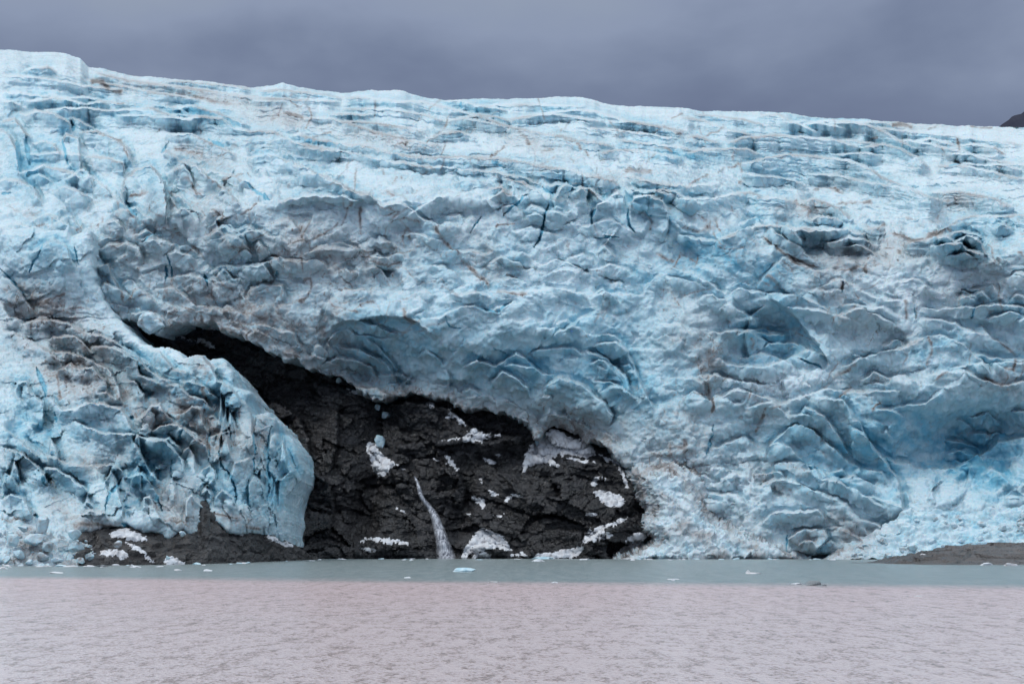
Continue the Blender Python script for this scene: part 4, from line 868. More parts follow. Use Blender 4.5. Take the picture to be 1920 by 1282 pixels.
# ------------------------------------------------------------------ black rock under the ice
def build_cliff():
    us = np.arange(130, 1330, 1.7); vs = np.arange(1060, 560, -1.7)
    U, V = np.meshgrid(us, vs); shp = U.shape
    D = 868 + .27 * (1047 - V) + 12 * sstep(1180, 1300, U) - 6 * sstep(700, 560, U) * sstep(780, 1000, V)
    Uf, Vf = U.ravel(), V.ravel(); P0 = W(U, V, D); Nf = grid_normals(P0).reshape(-1, 3); Pf = P0.reshape(-1, 3)
    Q = warp(Pf, 22, 5); Q2 = Q.copy(); c, s = math.cos(.25), math.sin(.25)
    Q2[:, 0], Q2[:, 2] = Q[:, 0] * c - Q[:, 2] * s, Q[:, 0] * s + Q[:, 2] * c
    A = 7 * fbm(Pf, 60, 3) + 12 * facets(Q2, (27, 30, 13), 1.5) + 4.2 * facets(warp(Q2, 6, 1.2), (9, 11, 4.2), 5.5) + 1.6 * fbm(Q, 9, 4, .55, 1)
    Z = np.zeros((len(Uf), 4), np.float32)
    add_blobs(Uf, Vf, A, [(-12, 690, 940, 26, 100, 12, 1.3), (10, 620, 860, 60, 110, 20, 1.2), (9, 800, 880, 90, 60, 0, 1.2), (-9, 860, 970, 22, 80, 10, 1.2), (9, 1060, 920, 120, 70, 5, 1.2), (-10, 720, 770, 26, 40, 0, 1.2), (7, 1130, 1010, 60, 30, 0, 1.2), (8, 720, 1030, 60, 18, 0, 1.2), (8, 460, 720, 60, 60, 45, 1.2), (-6, 980, 850, 50, 20, 0, 1.2)])
    add_crests(Uf, Vf, A, Z, 0 * Uf + .27, .7, [
      (C8((380, 250), (400, 200), (480, 215), (560, 240), (620, 300)), 5, 18, 8), (C5((450, 860), (560, 830), (760, 850), (900, 950), (1000, 1000), (1200, 1010)), 5, 24, 8), (C8((470, 110), (640, 80), (860, 60), (1000, 80), (1200, 50)), 4, 20, 8), (C8((1200, 240), (1340, 190), (1560, 180), (1700, 210), (1790, 330), (1840, 420)), 6, 26, 8),
      (C8((300, 620), (380, 600), (560, 620), (660, 670)), 6, 14, 8), (C8((1480, 640), (1600, 560), (1740, 500), (1860, 560)), 5, 14, 8), (C8((900, 640), (1000, 620), (1130, 660)), 4, 10, 6), (C4((740, 480), (900, 500), (1100, 560), (1240, 620)), 4, 14, 7), (C4((1100, 440), (1280, 480), (1480, 570), (1700, 680), (1760, 760)), 5, 26, 9),
      (C4((1420, 900), (1560, 880), (1680, 960), (1740, 1100), (1740, 1300)), 6, 20, 9), (C4((1900, 900), (1900, 1100), (1850, 1300)), 5, 16, 8), (C8((60, 200), (160, 300), (190, 450), (150, 600)), 5, 14, 8), (C8((700, 200), (840, 230), (880, 330), (860, 450)), 5, 20, 8), (C8((1340, 540), (1500, 560), (1480, 640)), 4, 14, 6)])
    P1 = W(Uf, Vf, D.ravel() - A); N1 = grid_normals(P1.reshape(*shp, 3)).reshape(-1, 3)
    P2 = P1 + N1 * (1.3 * facets(warp(P1, 4, .8), (3, 3.4, 1.6), 3.) + .45 * fbm(P1, 2.2, 3, .6, 1))[:, None]
    P2 = P2.reshape(*shp, 3)
    o = grid_mesh('rock_cliff', P2, np.ones((shp[0] - 1, shp[1] - 1), bool), ROCK)
    tag(o, "wet black rock cliff exposed under the glacier beside the waterfall", "rock cliff")
    return P2
CLIFF = build_cliff()
CU, CV = proj(CLIFF); CN = grid_normals(CLIFF)

def snow_patch(pl, label, thick=.9, surf=None, name='snow_patch', mat=None, cat='snow patch', group='snow patches on the black rock'):
    pl = densify(pl, 4, True)
    P, PU, PV, PN = (CLIFF, CU, CV, CN) if surf is None else surf
    lo = pl.min(0) - 8; hi = pl.max(0) + 8
    near = (PU > lo[0]) & (PU < hi[0]) & (PV > lo[1]) & (PV < hi[1])
    if not near.any(): return
    rr, cc = np.nonzero(near); r0, r1, c0, c1 = rr.min(), rr.max() + 1, cc.min(), cc.max() + 1
    p = P[r0:r1, c0:c1]; u = PU[r0:r1, c0:c1]; v = PV[r0:r1, c0:c1]; n = PN[r0:r1, c0:c1]
    thick = thick * .45
    wob = 4.5 * perlin(np.stack([u.ravel() / 7, v.ravel() / 4, 0 * u.ravel() + .5], 1)) + 2.6 * perlin(np.stack([u.ravel() / 2.6, v.ravel() / 1.8, 0 * u.ravel() + 5.5], 1))
    s, _, _ = sdf(u.ravel(), v.ravel(), pl, 20); s = (s + wob).reshape(u.shape)
    nn = n * .6 + np.array([0, -.25, .45]); 
    t = thick * np.clip(s / 2.5, -1.2, 1) ** 1 + .15 * thick * perlin(p.reshape(-1, 3) / 2.6).reshape(u.shape)
    q = p + nn * t[..., None]
    kv = s > -2.2; keep = kv[:-1, :-1] & kv[1:, :-1] & kv[1:, 1:] & kv[:-1, 1:]
    if keep.sum() < 4: return
    o = grid_mesh(name, q, keep, mat or SNOW)
    return tag(o, label, cat, group)
PATCHES = [
 (C8((1210, 120), (1290, 50), (1330, 10), (1400, 30), (1440, 60), (1540, 90), (1575, 150), (1500, 165), (1420, 150), (1345, 165), (1385, 215), (1300, 195), (1240, 200), (1185, 238)), "largest snow patch, under the low ice arch", 1.6),
 (C8((865, 75), (880, 40), (930, 15), (1000, 35), (1075, 42), (1010, 65), (930, 90)), "irregular snow patch high on the rock below the ice brow", 1.),
 (C8((740, 72), (800, 60), (860, 55), (865, 66), (800, 70)), "thin streak of snow leading to the patch below the brow", .5),
 (C8((355, 95), (400, 88), (430, 130), (480, 170), (570, 230), (500, 215), (450, 262), (400, 245), (380, 180)), "long snow patch above the waterfall below a stranded ice block", 1.1),
 (C8((890, 620), (950, 545), (985, 535), (1080, 580), (1125, 655), (1040, 645), (960, 665), (900, 690), (858, 690)), "fan of old snow at the waterline right of the waterfall", 1.2),
 (C8((920, 672), (1000, 660), (1015, 690), (915, 692)), "small snow slab at the foot of the snow fan", .7),
 (C8((978, 165), (1010, 172), (1065, 195), (1040, 204), (1000, 190)), "small slanting snow patch below the brow patch", .6),
 (C8((912, 375), (960, 368), (992, 402), (975, 434), (945, 405)), "forked snow patch in the middle of the rock", .7),
 (C8((1003, 345), (1050, 342), (1055, 356), (1035, 368)), "tiny snow patch above the forked one", .5),
 (C8((1088, 380), (1120, 372), (1155, 348), (1178, 368), (1130, 375), (1105, 398)), "bent snow streak right of the forked patch", .6),
 (C8((1552, 338), (1600, 340), (1660, 350), (1725, 380), (1700, 422), (1620, 415), (1590, 385)), "snow patch on the right shoulder of the rock", .9),
 (C8((1556, 275), (1590, 262), (1575, 310), (1548, 312)), "small snow wedge above the shoulder patch", .6),
 (C8((1610, 268), (1635, 280), (1622, 292)), "tiny snow spot right of the small snow wedge", .5),
 (C8((1745, 482), (1690, 490), (1620, 515), (1525, 555), (1495, 620), (1440, 680), (1480, 682), (1530, 612), (1600, 602), (1665, 575), (1640, 545), (1700, 515)), "long curved snow ramp rising to the right from the water", 1.),
 (C8((1698, 612), (1740, 595), (1770, 565), (1840, 548), (1835, 600), (1770, 642), (1740, 625)), "ragged snow patch on the low rock right of the snow ramp", .9),
 (C8((1240, 672), (1330, 665), (1400, 652), (1490, 635), (1450, 692), (1250, 692)), "snow ledge along the waterline left of the ramp", .8),
 (C8((325, 612), (350, 588), (450, 592), (560, 600), (592, 628), (470, 618), (380, 605)), "thin snow band on the low rock left of the waterfall", .7),
 (C8((318, 642), (350, 632), (415, 652), (405, 665), (360, 655)), "short snow streak under the thin band", .5),
 (C8((1128, 680), (1180, 658), (1215, 685), (1200, 692)), "low snow lump between the fan and the ledge", .7),
 (C8((1020, 466), (1050, 468), (1082, 462), (1060, 482)), "small snow fleck below the forked patch", .5),
 (C8((775, 152), (800, 155), (845, 228), (815, 215), (790, 185)), "narrow slanting snow patch above the fall", .6),
 (C8((752, 182), (780, 188), (790, 205)), "tiny snow spot beside the narrow slanting patch", .4),
 (C8((518, 432), (545, 438), (582, 458), (560, 458)), "tiny snow streak left of the waterfall", .4),
 (C8((1512, 468), (1550, 450), (1582, 465), (1545, 470)), "tiny snow arc above the snow ramp", .4),
 (C8((885, 458), (920, 462), (905, 470)), "tiny snow dot left of the small fleck", .4),
 (C8((712, 162), (742, 178), (725, 182)), "small snow dot on the brown slab", .4),
 (C8((955, 275), (980, 268), (965, 295)), "tiny snow wedge between brow and forked patch", .4),
 (C8((415, 252), (440, 265), (430, 278)), "snow chip just below the long patch", .4),
 (C8((1040, 145), (1090, 152), (1060, 158)), "thin snow line right of the slanting patch", .4),
 (C8((1420, 165), (1450, 160), (1520, 180), (1580, 185), (1500, 188)), "broken snow rim below the largest patch", .4),
 (C8((1590, 140), (1625, 165), (1700, 175), (1750, 330), (1730, 320), (1690, 220), (1640, 190)), "dirty snow strip along the right rim of the rock", .5),
 (C5((660, 828), (700, 835), (722, 852), (708, 870), (685, 850)), "snow wedge tucked under the ice lip", .7),
 (C5((772, 912), (800, 900), (795, 868), (830, 890), (892, 955), (860, 945), (820, 915)), "snow streak beneath the middle of the ice lip", .8),
 (C5((258, 762), (300, 772), (350, 800), (300, 790)), "thin snow trace by the dark ice cave", .4),
 (C4((1085, 522), (1150, 530), (1218, 572), (1190, 582), (1130, 550)), "grey snow streak on the highest rock", .6),
 (C4((970, 510), (1010, 500), (1080, 540), (1030, 530)), "dirty snow patch beside the boulder at the top of the rock", .5),
 (C4((1100, 455), (1160, 440), (1260, 460), (1300, 480), (1200, 470)), "frost line at the upper edge of the rock", .4),
]
for pl, lab, th in PATCHES: snow_patch(pl, lab, th)

# ------------------------------------------------------------------ shore rock under the tongue
def build_shore():
    out = densify(C7((430, 790), (440, 650), (520, 670), (700, 640), (760, 622), (860, 635), (900, 650), (930, 612), (1050, 590), (1105, 600), (1128, 540), (1142, 462), (1200, 480), (1250, 540), (1300, 585), (1400, 592), (1500, 610), (1560, 640), (1640, 678), (1700, 712), (1745, 752)), 6)
    us = np.arange(140, 596, 1.5); vt = np.interp(us, out[1:, 0], out[1:, 1]) - 8 - 26 * sstep(440, 380, us)
    vb = HZ + F * (HC + 1.5) / np.interp(us, SHORE_D[:, 0], SHORE_D[:, 1])
    n = 110; tq = np.linspace(0, 1, n)[:, None]; V = vb + (vt - vb) * tq; U = np.broadcast_to(us, V.shape).copy()
    D = tongue_depth(U, V) + 12 * tq - 3
    shp = U.shape; P0 = W(U, V, D); Nf = grid_normals(P0).reshape(-1, 3); Pf = P0.reshape(-1, 3)
    Q = warp(Pf, 10, 2); c, s = math.cos(-.6), math.sin(-.6); Q2 = Q.copy(); Q2[:, 0], Q2[:, 2] = Q[:, 0] * c - Q[:, 2] * s, Q[:, 0] * s + Q[:, 2] * c
    A = 1.8 * facets(Q2, (12, 12, 4), 2.5) + .9 * facets(Q2, (5, 6, 1.6), 8.5) + 2 * fbm(Pf, 20, 3) + .5 * fbm(Q, 4, 4, .6, 1)
    ed = np.clip(1 - np.abs(tq * 2 - 1), 0, 1)
    A = A * (np.ones(shp) * np.clip((1 - tq) * 8, 0, 1)).ravel()
    P = (Pf + Nf * A[:, None]).reshape(*shp, 3)
    bk = []; last = P[-1]
    for k in range(1, 5):
        b = last.copy(); b[:, 1] += 5 * k; b[:, 2] -= .4 * k; bk.append(b)
    P = np.concatenate([P, np.array(bk)])
    o = grid_mesh('shore_rock', P, np.ones((P.shape[0] - 1, P.shape[1] - 1), bool), SHORE)
    tag(o, "brown-grey slanting rock slabs at the shore below the ice tongue", "rock")
    return P
SHP_ = build_shore(); SU, SV = proj(SHP_); SN = grid_normals(SHP_); SS = (SHP_, SU, SV, SN)
for pl, lab, th in [
 (C7((1490, 622), (1530, 608), (1600, 640), (1650, 668), (1620, 672), (1560, 650)), "white snow strip at the right foot of the ice tongue", .5),
 (C7((700, 648), (740, 660), (800, 690), (880, 760), (850, 758), (780, 705)), "thin snow seam between two slanting slabs", .4),
 (C7((550, 700), (620, 690), (700, 700), (715, 738), (640, 730), (570, 720)), "snow patch on the slab beside the ice rubble", .6),
 (C7((620, 590), (700, 575), (780, 600), (830, 640), (740, 640), (640, 620)), "snow slope between tongue and slanting slabs", .9),
 (C7((930, 740), (980, 730), (1040, 768), (930, 772)), "crumbled snow at the waterline in the slab notch", .6),
 (C7((1250, 545), (1300, 550), (1370, 600), (1320, 600)), "snow ramp under the icicled tongue edge", .6)]:
    snow_patch(pl, lab, th, SS, group='snow patches on the shore rock')

# ------------------------------------------------------------------ low rock slab at right
def build_slab():
    xs = np.linspace(125, 330, 260); ys = np.linspace(640, 745, 120)
    X, Y = np.meshgrid(xs, ys); Uc = 960 + F * X / Y
    top = np.array(C9((1140, 722), (1180, 716), (1300, 692), (1380, 672), (1500, 650), (1620, 632), (1750, 628), (1920, 622), (2300, 600), (2900, 560)))
    vt = np.interp(960 + F * X / 700., top[:, 0], top[:, 1]); zt = HC + (HZ - vt) * 700 / F
    zt = np.maximum(zt, -.6)
    prof = np.where(Y < 700, np.sin(np.clip((Y - 648) / 52, -.4, 1) * np.pi / 2), np.cos(np.clip((Y - 700) / 46, 0, 1.2) * np.pi / 2))
    Z = (zt + .4) * prof - .4
    P = np.stack([X, Y, Z], -1).reshape(-1, 3); Q = warp(P, 12, 2.)
    Q[:, 2] += .25 * Q[:, 0]
    A = 1.8 * facets(Q, (22, 10, 1.6), 3.3) * np.clip(prof.ravel() * 1.5, .2, 1) + .5 * fbm(P, 7, 4) + .3 * fbm(P, 2, 3, .5, 1)
    P[:, 2] += A * np.clip((zt.ravel() + .8) / 3, .12, 1)
    r, c = X.shape
    o = grid_mesh('rock_slab', P.reshape(r, c, 3)[:, :], np.ones((r - 1, c - 1), bool), SHORE2)
    # faces wind the other way here
    o.data.flip_normals()
    tag(o, "low rounded grey-brown rock slab rising from the water at the right", "rock")
    return P.reshape(r, c, 3)
SHORE2 = rock_material("slab_rock", (.085, .075, .075), (.10, .085, .082), (.17, .155, .155))
SLAB = build_slab()

# ------------------------------------------------------------------ rubble apron at right
def build_apron():
    us = cols(1535, 2340, 1535, 1950, 1.6, 8)
    tp = np.array([(1530, 1052), (1560, 1040), (1590, 1022), (1640, 1002), (1680, 975), (1700, 958), (1760, 956), (1820, 960), (1870, 955), (1920, 948), (2100, 950), (2400, 960)], float)
    vt = np.interp(us, tp[:, 0], tp[:, 1]); vb = 1052.; n = 90; tq = np.linspace(0, 1, n)[:, None]
    V = vb + (vt - vb) * tq; U = np.broadcast_to(us, V.shape).copy(); D = 838 + 24 * tq ** 1.2
    P0 = W(U, V, D); Pf = P0.reshape(-1, 3); Nf = grid_normals(P0).reshape(-1, 3)
    Q = warp(Pf, 8, 2)
    f1, f2, _ = cells(Q, (6, 6, 5), 1.1); g1, g2, _ = cells(Q, (2.6, 2.6, 2.2), 4.1)
    A = 3.0 * (.6 - f1) + 1.5 * (.6 - g1) + 3 * fbm(Pf, 24, 3) + .8 * facets(Q, (2.2, 2.2, 1.8), 6.)
    A *= np.clip(np.broadcast_to((U - 1535) / 40, U.shape).ravel(), 0, 1)
    P = (Pf + Nf * A[:, None])
    M = np.zeros((len(P), 3), np.float32); M[:, 0] = .25 + .45 * sstep(1600, 1800, U.ravel()) * (.6 + .6 * perlin(Pf / 9)); M[:, 2] = .35 + .4 * perlin(Pf / 5 + 7)
    M[:, 1] = .35 * sstep(1700, 1580, U.ravel())
    o = grid_mesh('ice_rubble', P.reshape(*U.shape, 3), np.ones((U.shape[0] - 1, U.shape[1] - 1), bool), ICE, None, np.clip(M, 0, 1.2).reshape(*U.shape, 3))
    tag(o, "apron of crushed pale blue ice rubble at the foot of the bay behind the slab", "ice rubble", None, 'stuff')
    return P.reshape(*U.shape, 3)
APRON = build_apron()

def build_heap():
    us = cols(-420, 236, -30, 236, 1.6, 8); vt = np.interp(us, [-400, 0, 60, 110, 160, 200, 240], [985, 1000, 985, 1005, 1022, 1045, 1068]); n = 60; tq = np.linspace(0, 1, n)[:, None]
    V = 1066 + (vt - 1066) * tq; U = np.broadcast_to(us, V.shape).copy(); D = np.interp(U, SHORE_D[:, 0], SHORE_D[:, 1]) - 4 + 14 * tq
    Pf = W(U, V, D).reshape(-1, 3); Nf = grid_normals(Pf.reshape(*U.shape, 3)).reshape(-1, 3); Q = warp(Pf, 5, 1.2)
    A = 1.3 * facets(Q, (3, 3, 2.4), 2.) + .8 * facets(Q, (1.5, 1.5, 1.2), 6.) + 1.2 * fbm(Pf, 12, 3)
    P = Pf + Nf * A[:, None]; M = np.zeros((len(P), 3), np.float32); M[:, 2] = .5 + .4 * perlin(Pf / 4 + 7); M[:, 1] = .45 * sstep(-.1, .5, perlin(Pf / 6 + 2)) + .1
    o = grid_mesh('ice_rubble', P.reshape(*U.shape, 3), np.ones((n - 1, len(us) - 1), bool), ICE, None, M.reshape(*U.shape, 3))
    tag(o, "dirty white crushed ice filling the gaps of the left shore pile", "ice rubble", None, 'stuff')
build_heap()
def build_debris():
    pl = densify([(1188, 884), (1215, 876), (1262, 868), (1300, 886), (1325, 930), (1348, 975), (1420, 1002), (1480, 1026), (1500, 1060), (1160, 1060), (1190, 1036), (1232, 1012), (1212, 990), (1222, 960), (1205, 925)], 5, True)
    us = np.arange(1150, 1520, 1.5); vs = np.arange(1062, 850, -1.5); U, V = np.meshgrid(us, vs); shp = U.shape; Uf, Vf = U.ravel(), V.ravel()
    sd, _, _ = sdf(Uf + 5 * perlin(np.stack([Uf / 12, Vf / 12, 0 * Uf], 1)) + 4 * perlin(np.stack([Uf / 5, Vf / 5, 0 * Uf], 1)), Vf, pl, 50)
    D = 858 + .13 * (1047 - Vf) - 9 * sstep(-4, 26, sd) + 14 * sstep(0, -10, sd)
    P = W(Uf, Vf, D); N_ = soft_normals(P, shp, 4); Q = warp(P, 6, 1.6)
    P = P + N_ * (2.6 * facets(Q, (6, 6, 5), 2.) + 1.5 * facets(Q, (2.6, 2.6, 2.2), 6.) + 2.5 * fbm(P, 16, 4))[:, None]
    M = np.zeros((len(P), 3), np.float32); M[:, 2] = np.clip(.55 + .7 * perlin(P / 7 + 7), 0, 1); M[:, 1] = np.clip(.25 + .8 * perlin(P / 9 + 2) + .4 * perlin(P / 3), 0, .8) + .3 * sstep(14, 0, sd); M[:, 0] = .25
    kv = (sd > -14).reshape(shp); keep = kv[:-1, :-1] & kv[1:, :-1] & kv[1:, 1:] & kv[:-1, 1:]
    o = grid_mesh('ice_rubble', P.reshape(*shp, 3), keep, ICE, None, M.reshape(*shp, 3))
    tag(o, "dirty white broken ice banked against the right side of the black rock", "ice rubble", None, 'stuff')
build_debris()
# ------------------------------------------------------------------ ice blocks and floes
def ico(sub):
    import bmesh
    bm = bmesh.new(); bmesh.ops.create_icosphere(bm, subdivisions=sub, radius=1)
    v = np.array([x.co[:] for x in bm.verts]); f = np.array([[y.index for y in x.verts] for x in bm.faces]); bm.free(); return v, f
ICO = {k: ico(k) for k in (3, 4, 5)}
def block(name, c, size, seed, mat=None, sub=3, planes=17, rough=.035, rotz=0, smooth=False):
    """angular lump: a ball cut by random planes, then roughened; size = half extents"""
    r = np.random.RandomState(seed); v, f = ICO[sub]; n = r.normal(size=(planes, 3)); n /= np.linalg.norm(n, axis=1)[:, None]
    d = r.uniform(.5, .85, planes); k = v @ n.T; rad = np.min(np.where(k > .05, d / np.maximum(k, .05), 2), axis=1)
    rad = np.minimum(rad, 1.05); p = v * rad[:, None]
    p = p + v * (rough * 1.6 * fbm(p * 1.0 + seed * 3.1, .8, 3))[:, None]
    ca, sa = math.cos(rotz), math.sin(rotz)
    p = p * np.array(size); p = np.stack([p[:, 0] * ca - p[:, 1] * sa, p[:, 0] * sa + p[:, 1] * ca, p[:, 2]], 1) + np.array(c)
    return mesh_np(name, p, f, mat or ICE_BLOCK, None, None, smooth)
def at(u, v, D): p = W(np.array(float(u)), np.array(float(v)), np.array(float(D))); return (float(p[0]), float(p[1]), float(p[2]))
def px(n, D): return n * D / F

# left pile: (u, v of centre, half width px, half height px, label)
LP = [(80, 985, 16, 26, "tallest blue-white ice block standing up from the left rubble pile"), (66, 1010, 24, 14, "wide pale blue ice block at the base of the tallest block"), (22, 1012, 15, 16, "rounded block with blue shade at the far left of the rubble pile"),
 (45, 990, 13, 9, "small bluish block left of the tallest block"), (140, 1003, 15, 13, "pale blue block behind the dirt-streaked boulder"), (140, 1025, 18, 13, "grey dirt-streaked round block at the right of the pile"), (90, 1026, 18, 14, "brown-topped dirty block in the middle of the pile"),
 (36, 1038, 14, 12, "white angular block near the waterline at the far left"), (78, 1043, 14, 10, "clean white block just above the water in the pile"), (168, 1042, 11, 9, "white block at the right end of the pile beside the dark slab"), (108, 1050, 13, 7, "low white block on the waterline in the pile"), (56, 1053, 11, 8, "squat white block at the waterline of the pile"),
 (10, 1050, 12, 9, "dirty block on the waterline at the far left"), (150, 1051, 10, 7, "small block on the waterline right of the low white one"), (221, 1021, 11, 8, "single round pale blue ice block on the slab right of the pile"), (314, 1046, 5, 5, "small white ice ball stranded on the slanting slab"), (342, 1001, 9, 6, "small white ice chip on the rock below the tongue")]
for i, (u, v, hw, hh, lab) in enumerate(LP):
    D0 = float(np.interp(u, SHORE_D[:, 0], SHORE_D[:, 1])) - 3 + .09 * (1060 - v)
    o = block('ice_block', at(u, v, D0), (px(hw, D0), px(hw, D0) * .9, px(hh, D0)), 100 + i, sub=4, rough=.04, rotz=i * 1.3)
    tag(o, lab, "ice block", "ice blocks heaped at the left shore" if u < 200 else None)
r = random.Random(5)
for i in range(95):
    u = r.uniform(-25, 205); top = 985 + (12 if u < 100 else 20) + max(0, u - 150) * .5
    v = r.uniform(top, 1060); D0 = float(np.interp(u, SHORE_D[:, 0], SHORE_D[:, 1])) + 2 + .10 * (1060 - v); h = r.uniform(2.2, 6.5)
    o = block('ice_block', at(u, v, D0), (px(h * r.uniform(.9, 1.4), D0), px(h, D0), px(h * r.uniform(.7, 1.), D0)), 300 + i, sub=3, planes=15, rotz=r.uniform(0, 6))
    tag(o, "small dirty white ice chunk packed in the rubble pile at the left shore", "ice chunk", "small chunks in the left rubble pile")
# blocks on the black rock
for i, (u, v, hw, hh, lab) in enumerate([(711, 828, 12, 19, "grey ice block stranded above the waterfall"), (1011, 815, 13, 27, "upright grey-blue ice pillar beside the largest snow patch"), (634, 713, 6, 7, "small pale ice block below the dark ice cave"), (597, 834, 3, 3, "tiny white ice lump on the left part of the rock"),
   (708, 765, 6, 7, "grey block wedged under the ice lip left of the brow"), (722, 780, 10, 9, "cluster-like grey ice block below the ice lip"), (284, 606, 38, 24, "big dirty ice boulder at the top of the black rock"), (322, 628, 13, 9, "smaller dirty boulder right of the big dirty boulder"), (1026, 745, 10, 10, "round grey ice block hanging at the low arch")]):
    kk = np.argmin((CU - u) ** 2 + (CV - v) ** 2); D0 = float(CLIFF.reshape(-1, 3)[kk, 1]) - 4
    if v < 770 and u > 1000: D0 = 905
    if v < 640 and hw > 20: D0 = 912
    o = block('ice_block', at(u, v, D0), (px(hw, D0), px(hw, D0) * .9, px(hh, D0)), 500 + i, sub=5 if hw > 20 else 4, rough=.22 if hw > 20 else .09, smooth=hw > 20)
    tag(o, lab, "ice block")
# lumps on the apron
for i in range(46):
    u = r.uniform(1590, 1930); t = r.random(); j = int(t * 75) + 5; k = int(np.argmin(np.abs(960 + F * APRON[j, :, 0] / APRON[j, :, 1] - u)))
    c = APRON[j, k]; h = r.uniform(1., 2.6)
    o = block('ice_block', (c[0], c[1] - .3 * h, c[2] + .2 * h), (h * r.uniform(.9, 1.4), h, h * .8), 700 + i, rotz=r.uniform(0, 6))
    tag(o, "pale blue ice chunk lying in the crushed ice behind the rock slab", "ice chunk", "chunks on the crushed ice at the right")
for i, (u, v, hw, hh, lab) in enumerate([(1718, 962, 22, 13, "grey rounded ice block at the top left of the crushed ice"), (1880, 962, 26, 9, "long grey-blue block half buried at the top of the crushed ice"), (1707, 1005, 14, 13, "blue-grey block in the middle of the crushed ice"), (1637, 1027, 12, 12, "deep blue block at the waterline end of the crushed ice"), (1775, 1000, 16, 9, "wide blue block right of the middle of the crushed ice")]):
    D0 = 868 + (1045 - v) * .3 - 8
    o = block('ice_block', at(u, v, D0), (px(hw, D0), px(hw, D0) * .8, px(hh, D0)), 800 + i, sub=4, rough=.09); tag(o, lab, "ice block")

# floating ice: (u, v waterline, half width px, height px, label)
FL = [(867, 1071, 27, 7, "broad pale blue floe in mid-water below the waterfall"), (1523, 1097, 18, 11, "dark grey domed berg bit at the edge of the pink water"), (1495, 1095, 12, 4, "white slush just left of the grey domed berg bit"), (1541, 1098, 10, 4, "low dark fragment just right of the grey domed berg bit"), (108, 1074, 18, 3, "flat white floe near the left shore"),
 (78, 1062, 10, 3, "small white floe off the left rubble pile"), (135, 1062, 16, 3, "long white floe off the left rubble pile"), (195, 1062, 14, 4, "white floe off the dark slab at the left"), (255, 1063, 12, 3, "small white floe below the slanting slabs"), (334, 1069, 10, 3, "small peaked floe below the round slab"), (391, 1070, 9, 4, "small peaked floe left of the bay"),
 (1008, 1052, 15, 4, "white peaked floe in front of the snow fan's right side"), (1412, 1075, 20, 3, "flat white floe with a small peak in open water at the right"), (1402, 1074, 5, 5, "peak of white ice on the flat floe at the right"), (925, 1091, 14, 2, "thin white floe on the edge of the pink water, centre"), (763, 1083, 7, 3, "tiny white floe left of centre on the pink edge"),
 (770, 1046, 10, 2, "thin white floe at the foot of the waterfall"), (1020, 1046, 26, 4, "pale blue floe against the rock below the snow ledge"), (1097, 1049, 14, 4, "white floe at the end of the rock"), (1180, 1048, 24, 3, "flat white floe where the rock meets the ice"), (1285, 1046, 24, 6, "pale blue floe against the ice foot, right of the rock"), (1615, 1048, 32, 3, "flat white floe at the foot of the crushed ice"),
 (1696, 1056, 10, 2, "small white floe at the tip of the rock slab"), (1731, 1040, 8, 6, "round white ice lump behind the tip of the slab"), (1780, 1046, 5, 5, "small white ice ball resting on the slab"), (1845, 1046, 4, 4, "tiny white ice ball on the right of the slab"), (1848, 1059, 14, 5, "crumbled white ice at the waterline of the slab"), (1893, 1060, 14, 6, "crumbled white ice at the right end of the slab waterline"), (1795, 1056, 8, 4, "little white ice curl at the slab waterline"),
 (1260, 1086, 14, 2, "thin floe fragment on the pink edge below the ice foot"), (1040, 1092, 9, 2, "thin fragment on the pink edge right of centre"), (1262, 1088, 5, 3, "tiny peak beside the thin floe fragment"), (1720, 1118, 10, 2, "lone thin floe out in the pink water"), (300, 1062, 10, 2, "thin floe fragment off the slanting slabs"), (6, 1066, 10, 4, "white floe at the far left edge")]
for i, (u, v, hw, hh, lab) in enumerate(FL):
    onrock = 'slab' in lab and ('ball' in lab or 'lump' in lab)
    D0 = F * HC / (v - HZ) if not onrock else 690
    D0 = min(D0, 862)
    zc = 0 if not onrock else HC + (HZ - v) * D0 / F
    o = block('ice_floe' if not onrock else 'ice_chunk', ((u - 960) / F * D0, D0, zc), (px(hw, D0), px(hw, D0) * .8, px(hh, D0) * (1.0 if not onrock else .6)), 900 + i, sub=4, planes=14, rough=.12, rotz=i, mat=DARKICE if 'dark' in lab else (FLOE if 'blue' not in lab else ICE_BLOCK)) if False else None
    mat = 'dark' if 'dark' in lab or 'grey domed berg bit at' in lab else ('blue' if 'pale blue' in lab else 'white')
    FLM = globals().setdefault('FLM', {'white': snow_material('floe_snow'), 'blue': None, 'dark': rock_material('dirty_berg', (.22, .26, .28), (.26, .28, .30), (.40, .44, .47))})
    if FLM['blue'] is None:
        s_ = MT('floe_blue'); n_ = s_.noise(.6, 5, .65); FLM['blue'] = s_.fin(s_.mix(s_.mr(n_, .35, .65), (.34, .55, .64), (.62, .74, .80)), .35, .4, s_.bump(n_, .4))
    o = block('ice_floe' if not onrock else 'ice_chunk', ((u - 960) / F * D0, D0, zc), (px(hw, D0), px(hw, D0) * .7, px(hh, D0) * (1.0 if not onrock else .6)), 900 + i, FLM[mat], 4, 14, .12, 0)
    tag(o, lab, "ice floe" if not onrock else "ice chunk", "ice floating off the glacier" if not onrock else None)

